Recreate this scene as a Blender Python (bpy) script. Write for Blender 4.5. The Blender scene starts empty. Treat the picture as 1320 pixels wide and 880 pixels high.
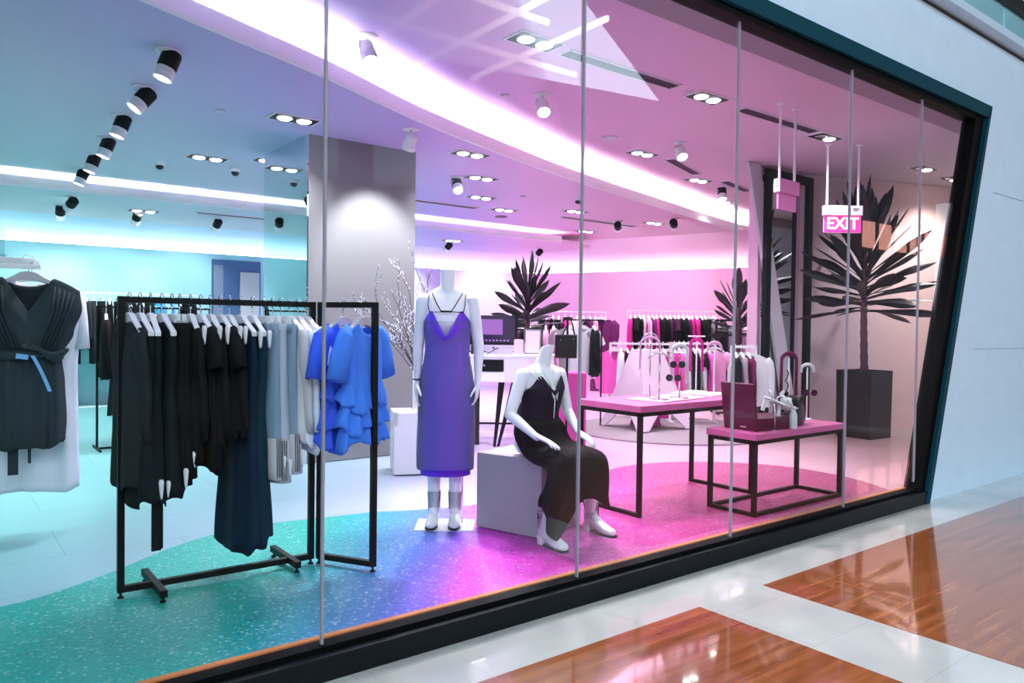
import bpy, math, random
from math import sin, cos, pi, radians, atan, sqrt, atan2
from mathutils import Vector, Matrix
random.seed(7)
D = bpy.data
SC = bpy.context.scene
COL = SC.collection

# ---------------------------------------------------------------- camera
YAW = radians(52.2); PIT = atan(19/970); ROLL = 0.0125
Fh = Vector((cos(YAW), sin(YAW), 0)); RT = Vector((sin(YAW), -cos(YAW), 0)); ZU = Vector((0, 0, 1))
FW = Fh*cos(PIT) - ZU*sin(PIT); UP = ZU*cos(PIT) + Fh*sin(PIT)
cr = (RT + UP*ROLL).normalized(); cu = (UP - RT*ROLL).normalized(); cb = -FW
cam = D.cameras.new('camera'); cam.sensor_width = 36; cam.lens = 36*970/1320; cam.clip_start = 0.02
camo = D.objects.new('camera', cam); COL.objects.link(camo)
camo.matrix_world = Matrix(((cr.x, cu.x, cb.x, 0), (cr.y, cu.y, cb.y, 0), (cr.z, cu.z, cb.z, 1.3), (0, 0, 0, 1)))
SC.camera = camo
# ---------------------------------------------------------------- world, exposure
W = D.worlds.new('mall_daylight'); SC.world = W; W.use_nodes = True
W.node_tree.nodes['Background'].inputs[0].default_value = (0.80, 0.90, 1.0, 1)
W.node_tree.nodes['Background'].inputs[1].default_value = 0.75
SC.view_settings.view_transform = 'Standard'; SC.view_settings.look = 'None'
SC.view_settings.gamma = 1; SC.view_settings.use_curve_mapping = False
SC.view_settings.exposure = 1.25
LED_STRENGTH = 85.0; DOWN_W = 42.0; SPOT_W = 48.0; SKY_E = 2.0

# ---------------------------------------------------------------- materials
def lin(c):
    return tuple((v/255/12.92 if v/255 <= .04045 else ((v/255+.055)/1.055)**2.4) for v in c)
def mat(name, rgb, rough=.6, metal=0, spec=.5, coat=0, noise=0, nscale=40, bump=0, bscale=200, emit=0, alpha=1, trans=0):
    m = D.materials.new(name); m.use_nodes = True
    nt = m.node_tree; b = nt.nodes['Principled BSDF']; c = lin(rgb)
    b.inputs['Base Color'].default_value = (*c, 1)
    b.inputs['Roughness'].default_value = rough; b.inputs['Metallic'].default_value = metal
    b.inputs['Specular IOR Level'].default_value = spec; b.inputs['Coat Weight'].default_value = coat
    b.inputs['Transmission Weight'].default_value = trans
    b.inputs['Alpha'].default_value = alpha
    if emit:
        b.inputs['Emission Color'].default_value = (*c, 1); b.inputs['Emission Strength'].default_value = emit
    if noise:
        tc = nt.nodes.new('ShaderNodeTexCoord'); nz = nt.nodes.new('ShaderNodeTexNoise'); nz.inputs['Scale'].default_value = nscale
        nz.inputs['Detail'].default_value = 6
        mx = nt.nodes.new('ShaderNodeMix'); mx.data_type = 'RGBA'
        mx.inputs[6].default_value = (*[v*(1-noise) for v in c], 1); mx.inputs[7].default_value = (*[min(1, v*(1+noise)+noise*.02) for v in c], 1)
        nt.links.new(tc.outputs['Object'], nz.inputs['Vector']); nt.links.new(nz.outputs['Fac'], mx.inputs[0]); nt.links.new(mx.outputs[2], b.inputs['Base Color'])
    if bump:
        tc = nt.nodes.new('ShaderNodeTexCoord'); nz = nt.nodes.new('ShaderNodeTexNoise'); nz.inputs['Scale'].default_value = bscale
        bp = nt.nodes.new('ShaderNodeBump'); bp.inputs['Strength'].default_value = bump; bp.inputs['Distance'].default_value = .01
        nt.links.new(tc.outputs['Object'], nz.inputs['Vector']); nt.links.new(nz.outputs['Fac'], bp.inputs['Height']); nt.links.new(bp.outputs[0], b.inputs['Normal'])
    return m
def emis(name, rgb, s):
    m = D.materials.new(name); m.use_nodes = True; nt = m.node_tree; nt.nodes.clear()
    e = nt.nodes.new('ShaderNodeEmission'); e.inputs[0].default_value = (*lin(rgb), 1); e.inputs[1].default_value = s
    o = nt.nodes.new('ShaderNodeOutputMaterial'); nt.links.new(e.outputs[0], o.inputs[0]); return m
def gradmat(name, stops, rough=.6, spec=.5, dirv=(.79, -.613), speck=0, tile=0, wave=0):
    """surface colour with a colour cast put in, graded along dirv; stops = (metres, rgb)"""
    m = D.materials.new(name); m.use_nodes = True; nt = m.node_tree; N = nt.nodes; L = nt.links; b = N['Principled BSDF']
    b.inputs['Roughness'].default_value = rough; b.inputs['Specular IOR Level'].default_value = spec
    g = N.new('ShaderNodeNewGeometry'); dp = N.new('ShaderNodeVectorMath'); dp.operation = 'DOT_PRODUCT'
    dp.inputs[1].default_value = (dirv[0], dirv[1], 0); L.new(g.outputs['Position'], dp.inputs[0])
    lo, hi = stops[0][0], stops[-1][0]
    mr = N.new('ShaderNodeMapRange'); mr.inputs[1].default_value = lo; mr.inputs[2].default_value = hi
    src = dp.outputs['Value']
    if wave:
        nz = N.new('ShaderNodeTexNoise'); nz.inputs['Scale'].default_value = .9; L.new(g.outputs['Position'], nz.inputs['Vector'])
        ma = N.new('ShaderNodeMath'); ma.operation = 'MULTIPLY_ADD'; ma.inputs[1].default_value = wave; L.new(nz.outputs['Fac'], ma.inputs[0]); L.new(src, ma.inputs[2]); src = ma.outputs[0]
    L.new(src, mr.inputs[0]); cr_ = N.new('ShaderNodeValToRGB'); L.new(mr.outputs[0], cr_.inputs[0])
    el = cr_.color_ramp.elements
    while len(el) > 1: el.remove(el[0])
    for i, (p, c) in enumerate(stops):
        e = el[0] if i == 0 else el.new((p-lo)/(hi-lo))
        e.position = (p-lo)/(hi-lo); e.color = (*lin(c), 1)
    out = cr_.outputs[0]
    if speck:
        vo = N.new('ShaderNodeTexVoronoi'); vo.inputs['Scale'].default_value = 95; L.new(g.outputs['Position'], vo.inputs['Vector'])
        sx = N.new('ShaderNodeSeparateColor'); L.new(vo.outputs['Color'], sx.inputs[0])
        m2 = N.new('ShaderNodeMapRange'); m2.inputs[1].default_value = .86; m2.inputs[2].default_value = .99; L.new(sx.outputs[0], m2.inputs[0])
        mm = N.new('ShaderNodeMath'); mm.operation = 'MULTIPLY'; mm.inputs[1].default_value = speck; L.new(m2.outputs[0], mm.inputs[0])
        mx = N.new('ShaderNodeMix'); mx.data_type = 'RGBA'; mx.inputs[7].default_value = (.75, .85, .85, 1); L.new(mm.outputs[0], mx.inputs[0]); L.new(out, mx.inputs[6]); out = mx.outputs[2]
        m3 = N.new('ShaderNodeMapRange'); m3.inputs[1].default_value = .0; m3.inputs[2].default_value = .35; m3.inputs[3].default_value = .7; m3.inputs[4].default_value = 1; L.new(sx.outputs[1], m3.inputs[0])
        mx3 = N.new('ShaderNodeMix'); mx3.data_type = 'RGBA'; mx3.blend_type = 'MULTIPLY'; mx3.inputs[0].default_value = 1; L.new(out, mx3.inputs[6]); L.new(m3.outputs[0], mx3.inputs[7]); out = mx3.outputs[2]
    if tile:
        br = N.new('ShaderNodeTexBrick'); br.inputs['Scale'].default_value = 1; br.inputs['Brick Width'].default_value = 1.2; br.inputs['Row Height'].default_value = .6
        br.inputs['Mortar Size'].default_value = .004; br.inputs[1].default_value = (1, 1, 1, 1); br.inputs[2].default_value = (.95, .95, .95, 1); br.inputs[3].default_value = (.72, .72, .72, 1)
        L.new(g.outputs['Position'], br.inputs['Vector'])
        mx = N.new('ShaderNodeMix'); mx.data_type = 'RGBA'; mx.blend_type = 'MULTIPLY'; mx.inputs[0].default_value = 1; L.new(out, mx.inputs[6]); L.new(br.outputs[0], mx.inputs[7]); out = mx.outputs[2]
    L.new(out, b.inputs['Base Color'])
    return m
def glassmat(name, tint=(.97, 1, 1), ior=1.5, rough=0, boost=1.0):
    m = D.materials.new(name); m.use_nodes = True; nt = m.node_tree; nt.nodes.clear(); N = nt.nodes; L = nt.links
    t = N.new('ShaderNodeBsdfTransparent'); t.inputs[0].default_value = (*tint, 1); g = N.new('ShaderNodeBsdfGlossy'); g.inputs['Roughness'].default_value = rough
    fr = N.new('ShaderNodeFresnel'); fr.inputs[0].default_value = ior; mx = N.new('ShaderNodeMixShader'); o = N.new('ShaderNodeOutputMaterial')
    mu = N.new('ShaderNodeMath'); mu.operation = 'MULTIPLY'; mu.inputs[1].default_value = boost; L.new(fr.outputs[0], mu.inputs[0])
    L.new(mu.outputs[0], mx.inputs[0]); L.new(t.outputs[0], mx.inputs[1]); L.new(g.outputs[0], mx.inputs[2]); L.new(mx.outputs[0], o.inputs[0]); return m

M = {}
M['ceiling'] = gradmat('tinted_ceiling_paint', [(-6, (190, 200, 204)), (-3.3, (184, 184, 200)), (-2, (172, 172, 210)), (-.9, (184, 160, 214)), (.2, (220, 172, 210)), (1.5, (218, 176, 202)), (2.6, (210, 174, 194)), (4.2, (198, 176, 186)), (6, (198, 188, 190))], .7, .2)  # cyan-to-pink cast of the whole view put into the paint colour
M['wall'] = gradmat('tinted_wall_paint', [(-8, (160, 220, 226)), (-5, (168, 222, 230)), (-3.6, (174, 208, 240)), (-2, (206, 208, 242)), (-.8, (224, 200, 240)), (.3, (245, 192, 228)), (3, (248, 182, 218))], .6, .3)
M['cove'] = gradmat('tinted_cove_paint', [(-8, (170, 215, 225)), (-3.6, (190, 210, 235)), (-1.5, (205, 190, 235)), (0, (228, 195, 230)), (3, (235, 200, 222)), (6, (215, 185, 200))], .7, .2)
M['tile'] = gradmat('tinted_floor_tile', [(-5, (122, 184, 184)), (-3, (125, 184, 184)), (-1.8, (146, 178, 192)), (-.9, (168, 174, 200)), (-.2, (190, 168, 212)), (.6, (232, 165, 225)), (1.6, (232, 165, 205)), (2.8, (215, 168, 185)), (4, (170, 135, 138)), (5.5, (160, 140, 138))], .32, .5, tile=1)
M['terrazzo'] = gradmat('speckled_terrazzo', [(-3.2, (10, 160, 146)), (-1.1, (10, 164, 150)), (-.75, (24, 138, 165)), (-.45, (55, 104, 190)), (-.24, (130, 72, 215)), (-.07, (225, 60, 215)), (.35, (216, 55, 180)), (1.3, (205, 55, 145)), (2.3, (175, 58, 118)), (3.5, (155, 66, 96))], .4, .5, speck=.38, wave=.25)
M['concrete'] = mat('pale_blue_concrete', (208, 230, 247), .75, noise=.05, nscale=6, bump=.15, bscale=60)
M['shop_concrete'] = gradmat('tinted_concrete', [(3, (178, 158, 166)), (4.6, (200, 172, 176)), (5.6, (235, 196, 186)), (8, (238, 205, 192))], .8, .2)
M['pillar'] = mat('warm_grey_panel', (120, 120, 124), .5, noise=.03, nscale=3)
M['side'] = mat('pale_pink_panel', (225, 180, 205), .5)
M['frame_teal'] = mat('dark_teal_metal', (6, 62, 76), .6, 0, .15)
M['frame_black'] = mat('black_gasket_metal', (4, 5, 6), .6, 0, .1)
M['frame_sill'] = mat('blue_black_metal', (5, 12, 19), .5, 0, .2)
M['brass'] = mat('orange_edge_trim', (205, 120, 60), .5)
M['seam'] = mat('grey_silicone', (150, 146, 156), .5)
M['glass'] = glassmat('window_glass', (.975, 1, .995), 1.45, boost=.17)
M['clear'] = glassmat('clear_plastic', (.9, .92, .95), 1.5, .05)
M['sheer'] = mat('sheer_grey_voile', (150, 140, 175), .8, alpha=.16)
M['mirror'] = mat('mirror', (225, 228, 235), .02, 1)
M['rail_black'] = mat('dark_handrail', (30, 27, 28), .5)
M['balu'] = mat('frosted_teal_glass', (150, 205, 215), .15, noise=.2, nscale=3)
M['white'] = mat('white_lacquer', (232, 230, 234), .35)
M['white_matte'] = mat('white_matte_paint', (220, 215, 222), .6)
M['cube_grey'] = mat('warm_grey_paint', (160, 152, 160), .6, noise=.03, nscale=4)
M['grey_matte'] = mat('pale_grey_paint', (196, 190, 198), .6, noise=.03, nscale=5)
M['mann'] = mat('mannequin_white', (240, 232, 242), .38)
M['blk'] = mat('black_powder_coat', (7, 7, 9), .5, spec=.25)
M['slot'] = mat('slot_grille', (105, 75, 100), .6)
M['chrome'] = mat('chrome', (210, 210, 215), .2, 1)
M['lens'] = emis('lit_lens', (255, 250, 255), 9)
M['led'] = emis('led_tape', (255, 247, 255), LED_STRENGTH)
M['led_soft'] = emis('led_tape_soft', (255, 247, 255), LED_STRENGTH*.55)
M['led_low'] = emis('led_tape_low', (255, 247, 255), LED_STRENGTH*.09)
M['skylight'] = emis('skylight_parapet_glow', (205, 228, 245), SKY_E)
M['glazing_bar'] = emis('glowing_bar', (255, 255, 255), SKY_E*1.7)  # bars emit by themselves so they show white in the glass
M['mall_dark'] = mat('mall_dark_paint', (78, 80, 88), .8)
M['warm_pane'] = emis('warm_shop_light', (255, 175, 160), 1.8)
M['slip_dress'] = gradmat('purple_voile_painted_edge_sheen', [(-.364-.20, (116, 110, 138)), (-.364-.10, (100, 68, 214)), (-.364+.09, (124, 58, 212)), (-.364+.13, (96, 66, 190)), (-.364+.20, (104, 96, 132))], .85, .2, dirv=(.797, -.604))  # grey voile sheen at the dress sides painted into the colour
M['exit_pink'] = mat('exit_sign_pink', (235, 60, 150), .4, emit=.35)
M['exit_back'] = mat('exit_sign_pale', (238, 130, 195), .5)
M['exit_white'] = mat('exit_sign_white', (235, 225, 235), .5)
M['letter'] = emis('exit_letters', (255, 240, 250), 1.1)
M['wood_pink'] = mat('pink_stained_ply', (205, 92, 152), .45, noise=.18, nscale=9)
M['rug'] = mat('grey_rug', (150, 132, 144), .95, noise=.15, nscale=60, bump=.4, bscale=300)
M['podium'] = mat('podium_white', (232, 200, 222), .6)
M['podium_in'] = mat('podium_inside', (185, 50, 140), .6)
M['planter'] = mat('dark_bronze_planter', (34, 30, 34), .4, .2, noise=.1, nscale=8)
M['trunk'] = mat('palm_trunk', (92, 58, 72), .8, noise=.3, nscale=30, bump=.6, bscale=60)
M['leaf'] = mat('dark_palm_leaf', (26, 14, 25), .4, noise=.25, nscale=8)
M['twig'] = mat('frosted_twig', (62, 60, 72), .6, noise=.4, nscale=60)
M['bud'] = mat('white_bud', (225, 225, 232), .6)
def fab(n, rgb, noise=.12, rough=.85): M[n] = mat('fabric_'+n, rgb, rough, spec=.2, noise=noise, nscale=5, bump=.15, bscale=420)
for n, c in dict(black=(6, 6, 8), tealblack=(3, 20, 25), charcoal=(30, 36, 40), teal=(3, 44, 60), navyteal=(6, 34, 54), denim=(128, 150, 172), paledenim=(176, 184, 196), cream=(206, 202, 208), whitecloth=(226, 228, 238), blue=(70, 130, 238), deepblue=(58, 98, 232),
        greydress=(42, 54, 58), offwhite=(212, 214, 218), cyan=(30, 140, 175), plum=(110, 30, 95), magenta=(205, 30, 140), hotpink=(235, 90, 185), blush=(228, 172, 210), greycloth=(150, 135, 148), darkgrey=(48, 44, 50), purple=(116, 58, 208), violetgrey=(128, 104, 186), seatdress=(34, 22, 40), seatskirt=(20, 16, 22), burgundy=(106, 22, 72), darkplum=(70, 20, 58), skyblue=(120, 175, 225)).items(): fab(n, c)
M['leather'] = mat('black_leather', (8, 7, 9), .35)
M['box'] = mat('burgundy_board', (84, 3, 46), .4, spec=.3)
M['screen'] = mat('screen_dark', (36, 20, 52), .15, emit=.2)
M['alu'] = mat('aluminium', (205, 190, 215), .3, .6)
M['dark_item'] = mat('dark_plastic', (30, 24, 34), .4)
M['pinkish'] = mat('pink_paper', (236, 190, 226), .5)
M['tag'] = mat('tag_plastic', (228, 226, 232), .35)

# ---------------------------------------------------------------- mesh tools
class MB:
    def __init__(s): s.v = []; s.f = []; s.m = []; s.cm = 0
    def add(s, v, f):
        o = len(s.v); s.v += [tuple(p) for p in v]; s.f += [tuple(i+o for i in q) for q in f]; s.m += [s.cm]*len(f); return s
    def box(s, c, d, rz=0, R=None):
        R = R or Matrix.Rotation(rz, 3, 'Z'); c = Vector(c)
        v = [c + R @ Vector((x*d[0]/2, y*d[1]/2, z*d[2]/2)) for x in (-1, 1) for y in (-1, 1) for z in (-1, 1)]
        return s.add(v, [(0, 1, 3, 2), (4, 6, 7, 5), (0, 4, 5, 1), (2, 3, 7, 6), (0, 2, 6, 4), (1, 5, 7, 3)])
    def bar(s, a, b, w, h=None):
        a = Vector(a); b = Vector(b); d = b-a; L_ = d.length; q = d.to_track_quat('X', 'Z').to_matrix()
        return s.box((a+b)/2, (L_, w, h or w), R=q)
    def prism(s, poly, z0, z1):
        n = len(poly); v = [(x, y, z0) for x, y in poly] + [(x, y, z1) for x, y in poly]
        return s.add(v, [tuple(range(n))[::-1], tuple(range(n, 2*n))] + [(i, (i+1) % n, n+(i+1) % n, n+i) for i in range(n)])
    def prismY(s, poly, y0, y1):     # poly in (x,z)
        n = len(poly); v = [(x, y0, z) for x, z in poly] + [(x, y1, z) for x, z in poly]
        return s.add(v, [tuple(range(n)), tuple(range(n, 2*n))[::-1]] + [(i, n+i, n+(i+1) % n, (i+1) % n) for i in range(n)])
    def loft(s, rings, cap=(True, True), closed=True):
        n = len(rings[0]); v = [p for r in rings for p in r]; f = []
        for i in range(len(rings)-1):
            for j in range(n if closed else n-1):
                k = (j+1) % n; f.append((i*n+j, i*n+k, (i+1)*n+k, (i+1)*n+j))
        if cap[0]: f.append(tuple(range(n))[::-1])
        if cap[1]: f.append(tuple(range((len(rings)-1)*n, len(rings)*n)))
        return s.add(v, f)
    def tube(s, pts, r, n=8, cap=True):
        pts = [Vector(p) for p in pts]; rr = r if isinstance(r, (list, tuple)) else [r]*len(pts); rings = []
        ref = None
        for i, p in enumerate(pts):
            t = (pts[min(i+1, len(pts)-1)] - pts[max(i-1, 0)]).normalized()
            if ref is None: ref = Vector((0, 0, 1)) if abs(t.z) < .9 else Vector((1, 0, 0))
            u = t.cross(ref); 
            if u.length < 1e-4: u = t.orthogonal()
            u.normalize(); w = u.cross(t).normalized(); ref = w
            rings.append([p + (u*cos(2*pi*k/n) + w*sin(2*pi*k/n))*rr[i] for k in range(n)])
        return s.loft(rings, (cap, cap))
    def lathe(s, c, prof, n=24, M3=None):    # prof (r,z)
        c = Vector(c); M3 = M3 or Matrix.Identity(3)
        return s.loft([[c + M3 @ Vector((r*cos(2*pi*k/n), r*sin(2*pi*k/n), z)) for k in range(n)] for r, z in prof])
    def cap_limb(s, a, b, ra, rb, n=12, k=3):
        a = Vector(a); b = Vector(b); t = (b-a).normalized(); u = t.orthogonal().normalized(); w = t.cross(u); R = []
        for i in range(k):
            an = pi/2*(1-i/k); R.append((a - t*ra*sin(an), max(ra*cos(an), ra*.08)))
        R.append((a, ra)); R.append((a*.5+b*.5, (ra+rb)/2)); R.append((b, rb))
        for i in range(1, k+1):
            an = pi/2*i/k; R.append((b + t*rb*sin(an), max(rb*cos(an), rb*.08)))
        return s.loft([[p + (u*cos(2*pi*j/n)+w*sin(2*pi*j/n))*r for j in range(n)] for p, r in R])
    def ell(s, rings, n=24, ex=1.0):       # rings: (center, rx, ry, [u, v])
        out = []
        for q in rings:
            c = Vector(q[0]); u = Vector(q[3]) if len(q) > 3 else Vector((1, 0, 0)); v = Vector(q[4]) if len(q) > 4 else Vector((0, 1, 0))
            v.normalize(); u.normalize(); ring = []
            for k in range(n):
                a = 2*pi*k/n; ca, sa = cos(a), sin(a); ca = math.copysign(abs(ca)**ex, ca); sa = math.copysign(abs(sa)**ex, sa)
                ring.append(c + u*ca*q[1] + v*sa*q[2])
            out.append(ring)
        return s.loft(out)
    def build(s, name, m, parent=None, smooth=False, bevel=0, loc=None, rz=0, xf=None, remesh=0, it=3, rec=True):
        me = D.meshes.new(name); vv = s.v if xf is None else [tuple(xf @ Vector(p)) for p in s.v]
        me.from_pydata(vv, [], s.f); me.validate()
        ms = m if isinstance(m, (list, tuple)) else [m]
        for x in ms: me.materials.append(M[x] if isinstance(x, str) else x)
        if len(ms) > 1 and len(me.polygons) == len(s.m):
            for p, i in zip(me.polygons, s.m): p.material_index = i
        if rec:
            import bmesh
            bm = bmesh.new(); bm.from_mesh(me); bmesh.ops.recalc_face_normals(bm, faces=bm.faces); bm.to_mesh(me); bm.free()
        if smooth:
            for p in me.polygons: p.use_smooth = True
        o = D.objects.new(name, me); COL.objects.link(o)
        if parent: o.parent = parent
        if loc: o.location = loc
        o.rotation_euler.z = rz
        if remesh:
            r = o.modifiers.new('r', 'REMESH'); r.mode = 'VOXEL'; r.voxel_size = remesh; r.use_smooth_shade = True
            sm = o.modifiers.new('s', 'SMOOTH'); sm.iterations = it; sm.factor = .5
            dg = bpy.context.evaluated_depsgraph_get(); me2 = D.meshes.new_from_object(o.evaluated_get(dg))
            o.modifiers.clear(); o.data = me2; me2.name = name
            me2.materials.clear()
            for x in ms: me2.materials.append(M[x] if isinstance(x, str) else x)
            for p in me2.polygons: p.use_smooth = True; p.material_index = 0
        if bevel:
            b = o.modifiers.new('b', 'BEVEL'); b.width = bevel; b.segments = 2; b.limit_method = 'ANGLE'
        return o
def tag(o, label, cat, group=None, kind=None):
    o['label'] = label; o['category'] = cat
    if group: o['group'] = group
    if kind: o['kind'] = kind
    return o
def thing(name, label, cat, loc=(0, 0, 0), rz=0, group=None):
    o = D.objects.new(name, None); COL.objects.link(o); o.location = loc; o.rotation_euler.z = rz; o.empty_display_size = .1
    return tag(o, label, cat, group)
def struct(o, label=None, cat='structure'):
    o['kind'] = 'structure'; o['label'] = label or o.name.replace('_', ' '); o['category'] = cat; return o
def dup(root, loc=None, rz=None, label=None, group=None):
    def cp(o, p):
        c = o.copy(); COL.objects.link(c); c.parent = p
        for ch in list(o.children): cp(ch, c)
        return c
    r = cp(root, None)
    if loc is not None: r.location = loc
    if rz is not None: r.rotation_euler.z = rz
    if label: r['label'] = label
    if group: r['group'] = group
    return r
def spotlight(name, loc, target, power, size=100, blend=.6, radius=.06, col=(1, .97, 1), parent=None):
    l = D.lights.new(name, 'SPOT'); l.energy = power; l.spot_size = radians(size); l.spot_blend = blend; l.shadow_soft_size = radius; l.color = col
    o = D.objects.new(name, l); COL.objects.link(o); o.location = loc
    o.rotation_euler = (Vector(target)-Vector(loc)).to_track_quat('-Z', 'Y').to_euler()
    if parent: o.parent = parent
    return o
# ================================================================ STRUCTURE
FZ = -.115
# floors
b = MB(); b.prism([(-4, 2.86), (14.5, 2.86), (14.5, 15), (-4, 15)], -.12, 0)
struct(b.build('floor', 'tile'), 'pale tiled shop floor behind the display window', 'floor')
curve = [(-4, 3.6), (-1.6, 3.75), (-.4, 3.95), (.25, 4.08), (.47, 4.15), (.77, 4.34), (1.1, 4.6), (1.43, 4.76), (1.75, 4.79), (2.0, 4.76), (2.44, 4.68), (2.68, 4.58), (3.15, 4.46), (3.9, 4.55), (4.64, 4.78), (5.1, 4.9), (5.5, 4.88), (5.9, 4.7), (6.26, 4.38), (6.45, 4.01), (6.47, 3.6), (6.39, 3.27), (6.2, 2.92)]
def smoothc(c, n=4):
    out = []
    for i in range(len(c)-1):
        p0 = c[max(i-1, 0)]; p1 = c[i]; p2 = c[i+1]; p3 = c[min(i+2, len(c)-1)]
        for k in range(n):
            t = k/n; out.append(tuple(.5*((2*p1[a]) + (-p0[a]+p2[a])*t + (2*p0[a]-5*p1[a]+4*p2[a]-p3[a])*t*t + (-p0[a]+3*p1[a]-3*p2[a]+p3[a])*t**3) for a in (0, 1)))
    out.append(c[-1]); return out
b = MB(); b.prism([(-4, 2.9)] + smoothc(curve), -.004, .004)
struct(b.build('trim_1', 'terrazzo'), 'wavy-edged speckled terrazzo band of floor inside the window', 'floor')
b = MB(); b.box((1.2, 2.905, .008), (10.5, .03, .014)); struct(b.build('trim_2', 'brass'), 'orange edging strip along the inside of the window', 'trim')
# mall floor
def marble(name, c1, c2, c3, rough, sc=(1.2, 9), vein=.5):
    m = D.materials.new(name); m.use_nodes = True; nt = m.node_tree; N = nt.nodes; L = nt.links; bs = N['Principled BSDF']
    bs.inputs['Roughness'].default_value = rough; bs.inputs['Specular IOR Level'].default_value = .8; bs.inputs['Coat Weight'].default_value = .6; bs.inputs['Coat Roughness'].default_value = .03
    g = N.new('ShaderNodeNewGeometry'); mp = N.new('ShaderNodeMapping'); mp.inputs['Scale'].default_value = (sc[0], sc[1], 1); L.new(g.outputs['Position'], mp.inputs[0])
    nz = N.new('ShaderNodeTexNoise'); nz.inputs['Scale'].default_value = 1.4; nz.inputs['Detail'].default_value = 8; nz.inputs['Distortion'].default_value = .15; L.new(mp.outputs[0], nz.inputs['Vector'])
    r = N.new('ShaderNodeValToRGB'); e = r.color_ramp.elements; e[0].position = .3; e[0].color = (*lin(c1), 1); e[1].position = .7; e[1].color = (*lin(c2), 1); x = e.new(.52); x.color = (*lin(c3), 1)
    L.new(nz.outputs['Fac'], r.inputs[0])
    mp2 = N.new('ShaderNodeMapping'); mp2.inputs['Rotation'].default_value = (0, 0, 0); L.new(g.outputs['Position'], mp2.inputs[0])
    br = N.new('ShaderNodeTexBrick'); br.inputs['Scale'].default_value = 1; br.inputs['Brick Width'].default_value = .9; br.inputs['Row Height'].default_value = .45; br.inputs['Mortar Size'].default_value = .0025
    br.inputs[1].default_value = (1, 1, 1, 1); br.inputs[2].default_value = (.86, .86, .86, 1); br.inputs[3].default_value = (vein, vein, vein, 1); L.new(mp2.outputs[0], br.inputs['Vector'])
    mx = N.new('ShaderNodeMix'); mx.data_type = 'RGBA'; mx.blend_type = 'MULTIPLY'; mx.inputs[0].default_value = 1; L.new(r.outputs[0], mx.inputs[6]); L.new(br.outputs[0], mx.inputs[7]); L.new(mx.outputs[2], bs.inputs['Base Color'])
    return m
M['cream_marble'] = marble('cream_marble', (190, 192, 188), (212, 214, 208), (202, 204, 198), .12, (1.5, 1.8), .8)
M['brown_marble'] = marble('brown_marble', (136, 72, 36), (176, 106, 62), (154, 88, 48), .08, (1.1, 16), 1.35)
b = MB(); b.prism([(-10, -13.4), (45, -13.4), (45, 2.86), (-10, 2.86)], FZ-.1, FZ)
struct(b.build('floor_mall', 'cream_marble'), 'polished pale marble floor of the mall passage', 'floor')
k = 0
for x0, x1 in ((-5, 3.1), (3.65, 10.4), (10.95, 25)):
    for y0, y1 in ((-6.6, 2.41),):
        b = MB()
        # each dark field is cut by diagonal pale bands as the photo shows
        b.prism([(x0, y0), (x1, y0), (x1, y1), (x0, y1)], FZ-.002, FZ+.003)
        k += 1; struct(b.build('trim_%d' % (k+2), 'brown_marble'), 'polished brown marble field of the mall floor, %s the pale cross band' % ('left of', 'right of', 'far right of')[k-1], 'floor')
# facade wall (opening for the window)
zt, zb = 3.346, FZ
Xr = lambda z: 6.54 + (z-FZ)/(3.346-FZ)*1.08
b = MB()
b.prismY([(-6, zt), (Xr(zt), zt), (Xr(zt), 3.95), (-6, 3.95)], 2.81, 2.97)
b.prismY([(Xr(zb), zb), (18, zb), (18, 3.95), (Xr(zt), 3.95), (Xr(zt), zt)], 2.81, 2.97)
struct(b.build('wall_front', 'concrete'), 'pale blue concrete facade around the display window', 'wall')
b = MB()
for x in (9.2, 11.7): b.box((x, 2.8085, 1.9), (.006, .004, 4.1))
for z in (1.15, 2.6): b.box((12.9, 2.8085, z), (10.2 if z > 2 else 10.9, .004, .006))
struct(b.build('trim_6', mat('panel_joint', (150, 178, 200), .8)), 'fine joints between the concrete panels', 'trim')
b = MB(); b.box((6, 2.886, 3.961), (24, .16, .022)); struct(b.build('trim_7', 'rail_black'), 'dark joint on top of the facade wall', 'trim')
b = MB(); b.box((6, 2.83, 4.015), (24, .26, .07)); struct(b.build('trim_8', mat('edge_white', (205, 225, 242), .5)), 'pale edge of the upper gallery slab', 'trim')
t = thing('gallery_balustrade', 'frosted teal glass balustrade with dark handrail above the facade', 'railing', (6, 2.84, 4.05))
for x in (-8, -4, 0, 4, 8): b = MB(); b.box((x, 0, .16), (3.96, .03, .32)); b.build('glass_panel', 'balu', t)
b = MB(); b.box((0, -.02, .385), (20, .09, .13)); b.build('handrail', 'rail_black', t, bevel=.01)
# window frame
t = thing('window_frame', 'dark teal and black metal frame with slanted right side around display window', 'window frame', (0, 2.81, FZ))
t['kind'] = 'structure'
def zz(poly): return [(x, z-FZ) for x, z in poly]
Y0, Y1 = -.045, .09
b = MB(); b.prismY(zz([(-5, 3.235), (Xr(3.235)-.0, 3.235), (Xr(3.346), 3.346), (-5, 3.346)]), Y0, Y1)
b.prismY(zz([(Xr(zb), zb), (Xr(3.346), 3.346), (Xr(3.346)-.085, 3.235), (Xr(zb)-.075, zb)]), Y0, Y1); b.build('outer_frame', 'frame_teal', t)
b = MB(); b.prismY(zz([(-5, 3.19), (7.3, 3.19), (7.44, 3.235), (-5, 3.235)]), -.015, .1)
b.prismY(zz([(Xr(zb)-.2, zb), (Xr(zb)-.07, zb), (Xr(3.3)-.07, 3.3), (Xr(3.3)-.25, 3.24)]), -.015, .1); b.build('inner_frame', 'frame_black', t)
b = MB(); b.prismY(zz([(-5, zb), (6.5, zb), (6.5, -.012), (-5, -.012)]), -.04, .1); b.build('sill', 'frame_sill', t, bevel=.006)
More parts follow.
